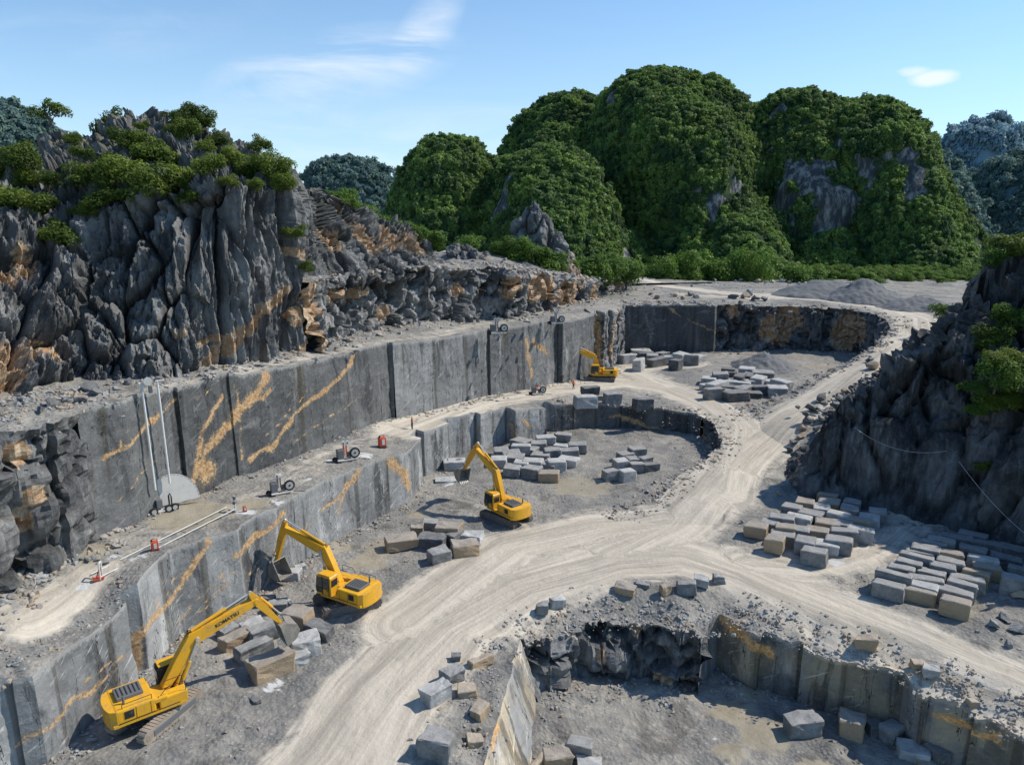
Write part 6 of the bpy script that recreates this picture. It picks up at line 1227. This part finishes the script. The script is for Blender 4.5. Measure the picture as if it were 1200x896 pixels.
wire_saw(652, 380, z_a, .3, .9, 'distant wire saw on the upper ledge right of another one', 2); wire_saw(583, 392, z_a, .3, 1., 'distant wire saw on the upper ledge, left of the other', 2)
wire_saw(630, 463, z_bc, .3, .9, 'small red and white machine at the far end of the bench', 1, True)
def red_unit(px, py, zf, s, label, rz=.5):
    c = on(px, py, zf); e = empty('power_unit', tuple(c), rz, label=label, category='power unit', group='red power units'); e.scale = (s, s, s)
    MB().box((0, 0, .7), (.85, .75, 1.1), bev=.1).build('housing', M_red, e); MB().box((0, 0, .1), (.95, .85, .12), bev=.02).build('skid', M_black, e); MB().box((.05, -.385, .75), (.35, .03, .7), bev=.01).build('front_panel', M_white, e); MB().cyl((-.3, 0, 1.25), (-.3, 0, 1.45), .12, n=10).build('cap', M_black, e)
    MB().tube([(-.25, .3, 1.2), (-.25, .3, 1.42), (.3, .3, 1.42), (.3, .3, 1.2)], .035).build('handle', M_black, e)
red_unit(448, 524, z_bc, .95, 'bright red box unit standing on the bench past the two wire saws')
red_unit(182, 645, z_bc, .62, 'small red box unit on the rails at the near bench edge')
red_unit(287, 600, z_bc, .35, 'tiny red unit beside the rail post at the bench edge')
# rails and post along the bench edge
ra, rc = on(118, 680, z_bc), on(276, 600, z_bc)
e = empty('rail_track', tuple(ra), 0, label='pair of long steel rails laid along the near bench edge', category='rail track'); dv = rc-ra; side = np.array([-dv[1], dv[0], 0])/np.hypot(dv[0], dv[1])
for k, o_ in ((0, 0.), (1, 1.0)):
    MB().cyl(tuple(side*o_+[0, 0, .28]), tuple(dv+side*o_+[0, 0, .3]), .05, n=6).build('rail', M_steel, e)
for k in range(9): q = dv*k/8+[0, 0, .05]; MB().cyl(tuple(q-side*.1), tuple(q+side*1.1), .05, n=5).build('sleeper', M_track, e)
e = empty('rail_buffer', tuple(ra), .6, label='red and white upright frame at the near end of the rails', category='frame'); MB().tube([(0, 0, 0), (0, 0, 1.3), (.15, .35, 1.3), (.15, .35, 0)], .06).build('hoop', M_white, e); MB().tube([(-.3, .1, .05), (0, 0, .9)], .05).tube([(-.1, .4, .05), (.15, .35, .9)], .05).box((-.1, .15, .15), (.7, .4, .12)).build('brace', M_red, e)
e = empty('rail_post', tuple(rc), 0, label='thin white post with clamp at the far end of the rails', category='post'); MB().cyl((0, 0, -.1), (0, 0, 1.5), .07, n=8).build('post', M_white, e); MB().box((0, 0, 1.3), (.22, .22, .3), bev=.03).cyl((0, -.2, .9), (0, .2, .9), .14, n=10).build('clamp', M_greym, e)
# pipe at the wall foot, small stakes, hanging cables
a, b = on(122, 603, z_bc), on(180, 588, z_bc); o = MB().cyl((0, 0, .5), tuple(b-a+[0, 0, .6]), .06, n=6).build('water_pipe', M_white); o.location = a; tag(o, 'thin pale pipe running to the disc saw along the wall foot', 'pipe')
def cable(pts, r, label, mat=M_steel, name='cable'):
    p = np.array(pts); c = p[0]; o = MB().tube([tuple(q-c) for q in p], r, 5).build(name, mat); o.location = c; tag(o, label, 'cable', 'cables on the quarry')
def sag(a, b, s, n=14): a, b = np.array(a), np.array(b); return [a+(b-a)*k/n-np.array([0, 0, 4*s*(k/n)*(1-k/n)]) for k in range(n+1)]
cable(sag(on_right(1000, 503)+[-.4, -.6, .5], on_right(1108, 532)+[-.3, -.8, .4], 1.2), .018, 'thin cable drooping across the dark right cliff')
cable(sag(on_right(1120, 545)+[-.4, -1.2, .8], P(1235, 650, 2), .8), .022, 'pale cable hanging down the right edge of the dark cliff')
cable(sag(PY(166, 452, 57.9), PY(130, 598, 57.2), .3), .03, 'fine guy wire from the left tall pole to the wall foot')
cable(sag(PY(214, 452, 67.3), PY(228, 520, 66.6), .3)[:], .03, 'thin line hanging down the dark wall right of the poles', M_white)
# people
def person(px, py, zf, rz, top, label, h=1.68):
    c = on(px, py, zf); m2 = BODY.pop()
    o = link('person', m2); m2.materials.append(M_cloth); m2.materials.append(top)
    for p in m2.polygons:
        p.use_smooth = True
        if .93 < p.center.z < 1.4: p.material_index = 1
    MB().cyl((0, 0, h-.1), (0, 0, h+.02), .12, .07, 12).cyl((0, 0, h-.1), (0, 0, h-.08), .16, n=12).build('hard_hat', M_yellow, o)
    o.location = c; o.rotation_euler = (0, 0, rz); tag(o, label, 'person')
M_cloth = mat_plain('dark_work_trousers', (.05, .06, .08), .9); M_vest = mat_plain('orange_work_vest', (.65, .16, .04), .8)
person(672, 456, z_bc, .5, M_vest, 'worker in orange vest standing on the plateau near the far excavator')
person(483, 503, z_bc, 2., M_red, 'worker in dull red top walking along the middle of the bench')
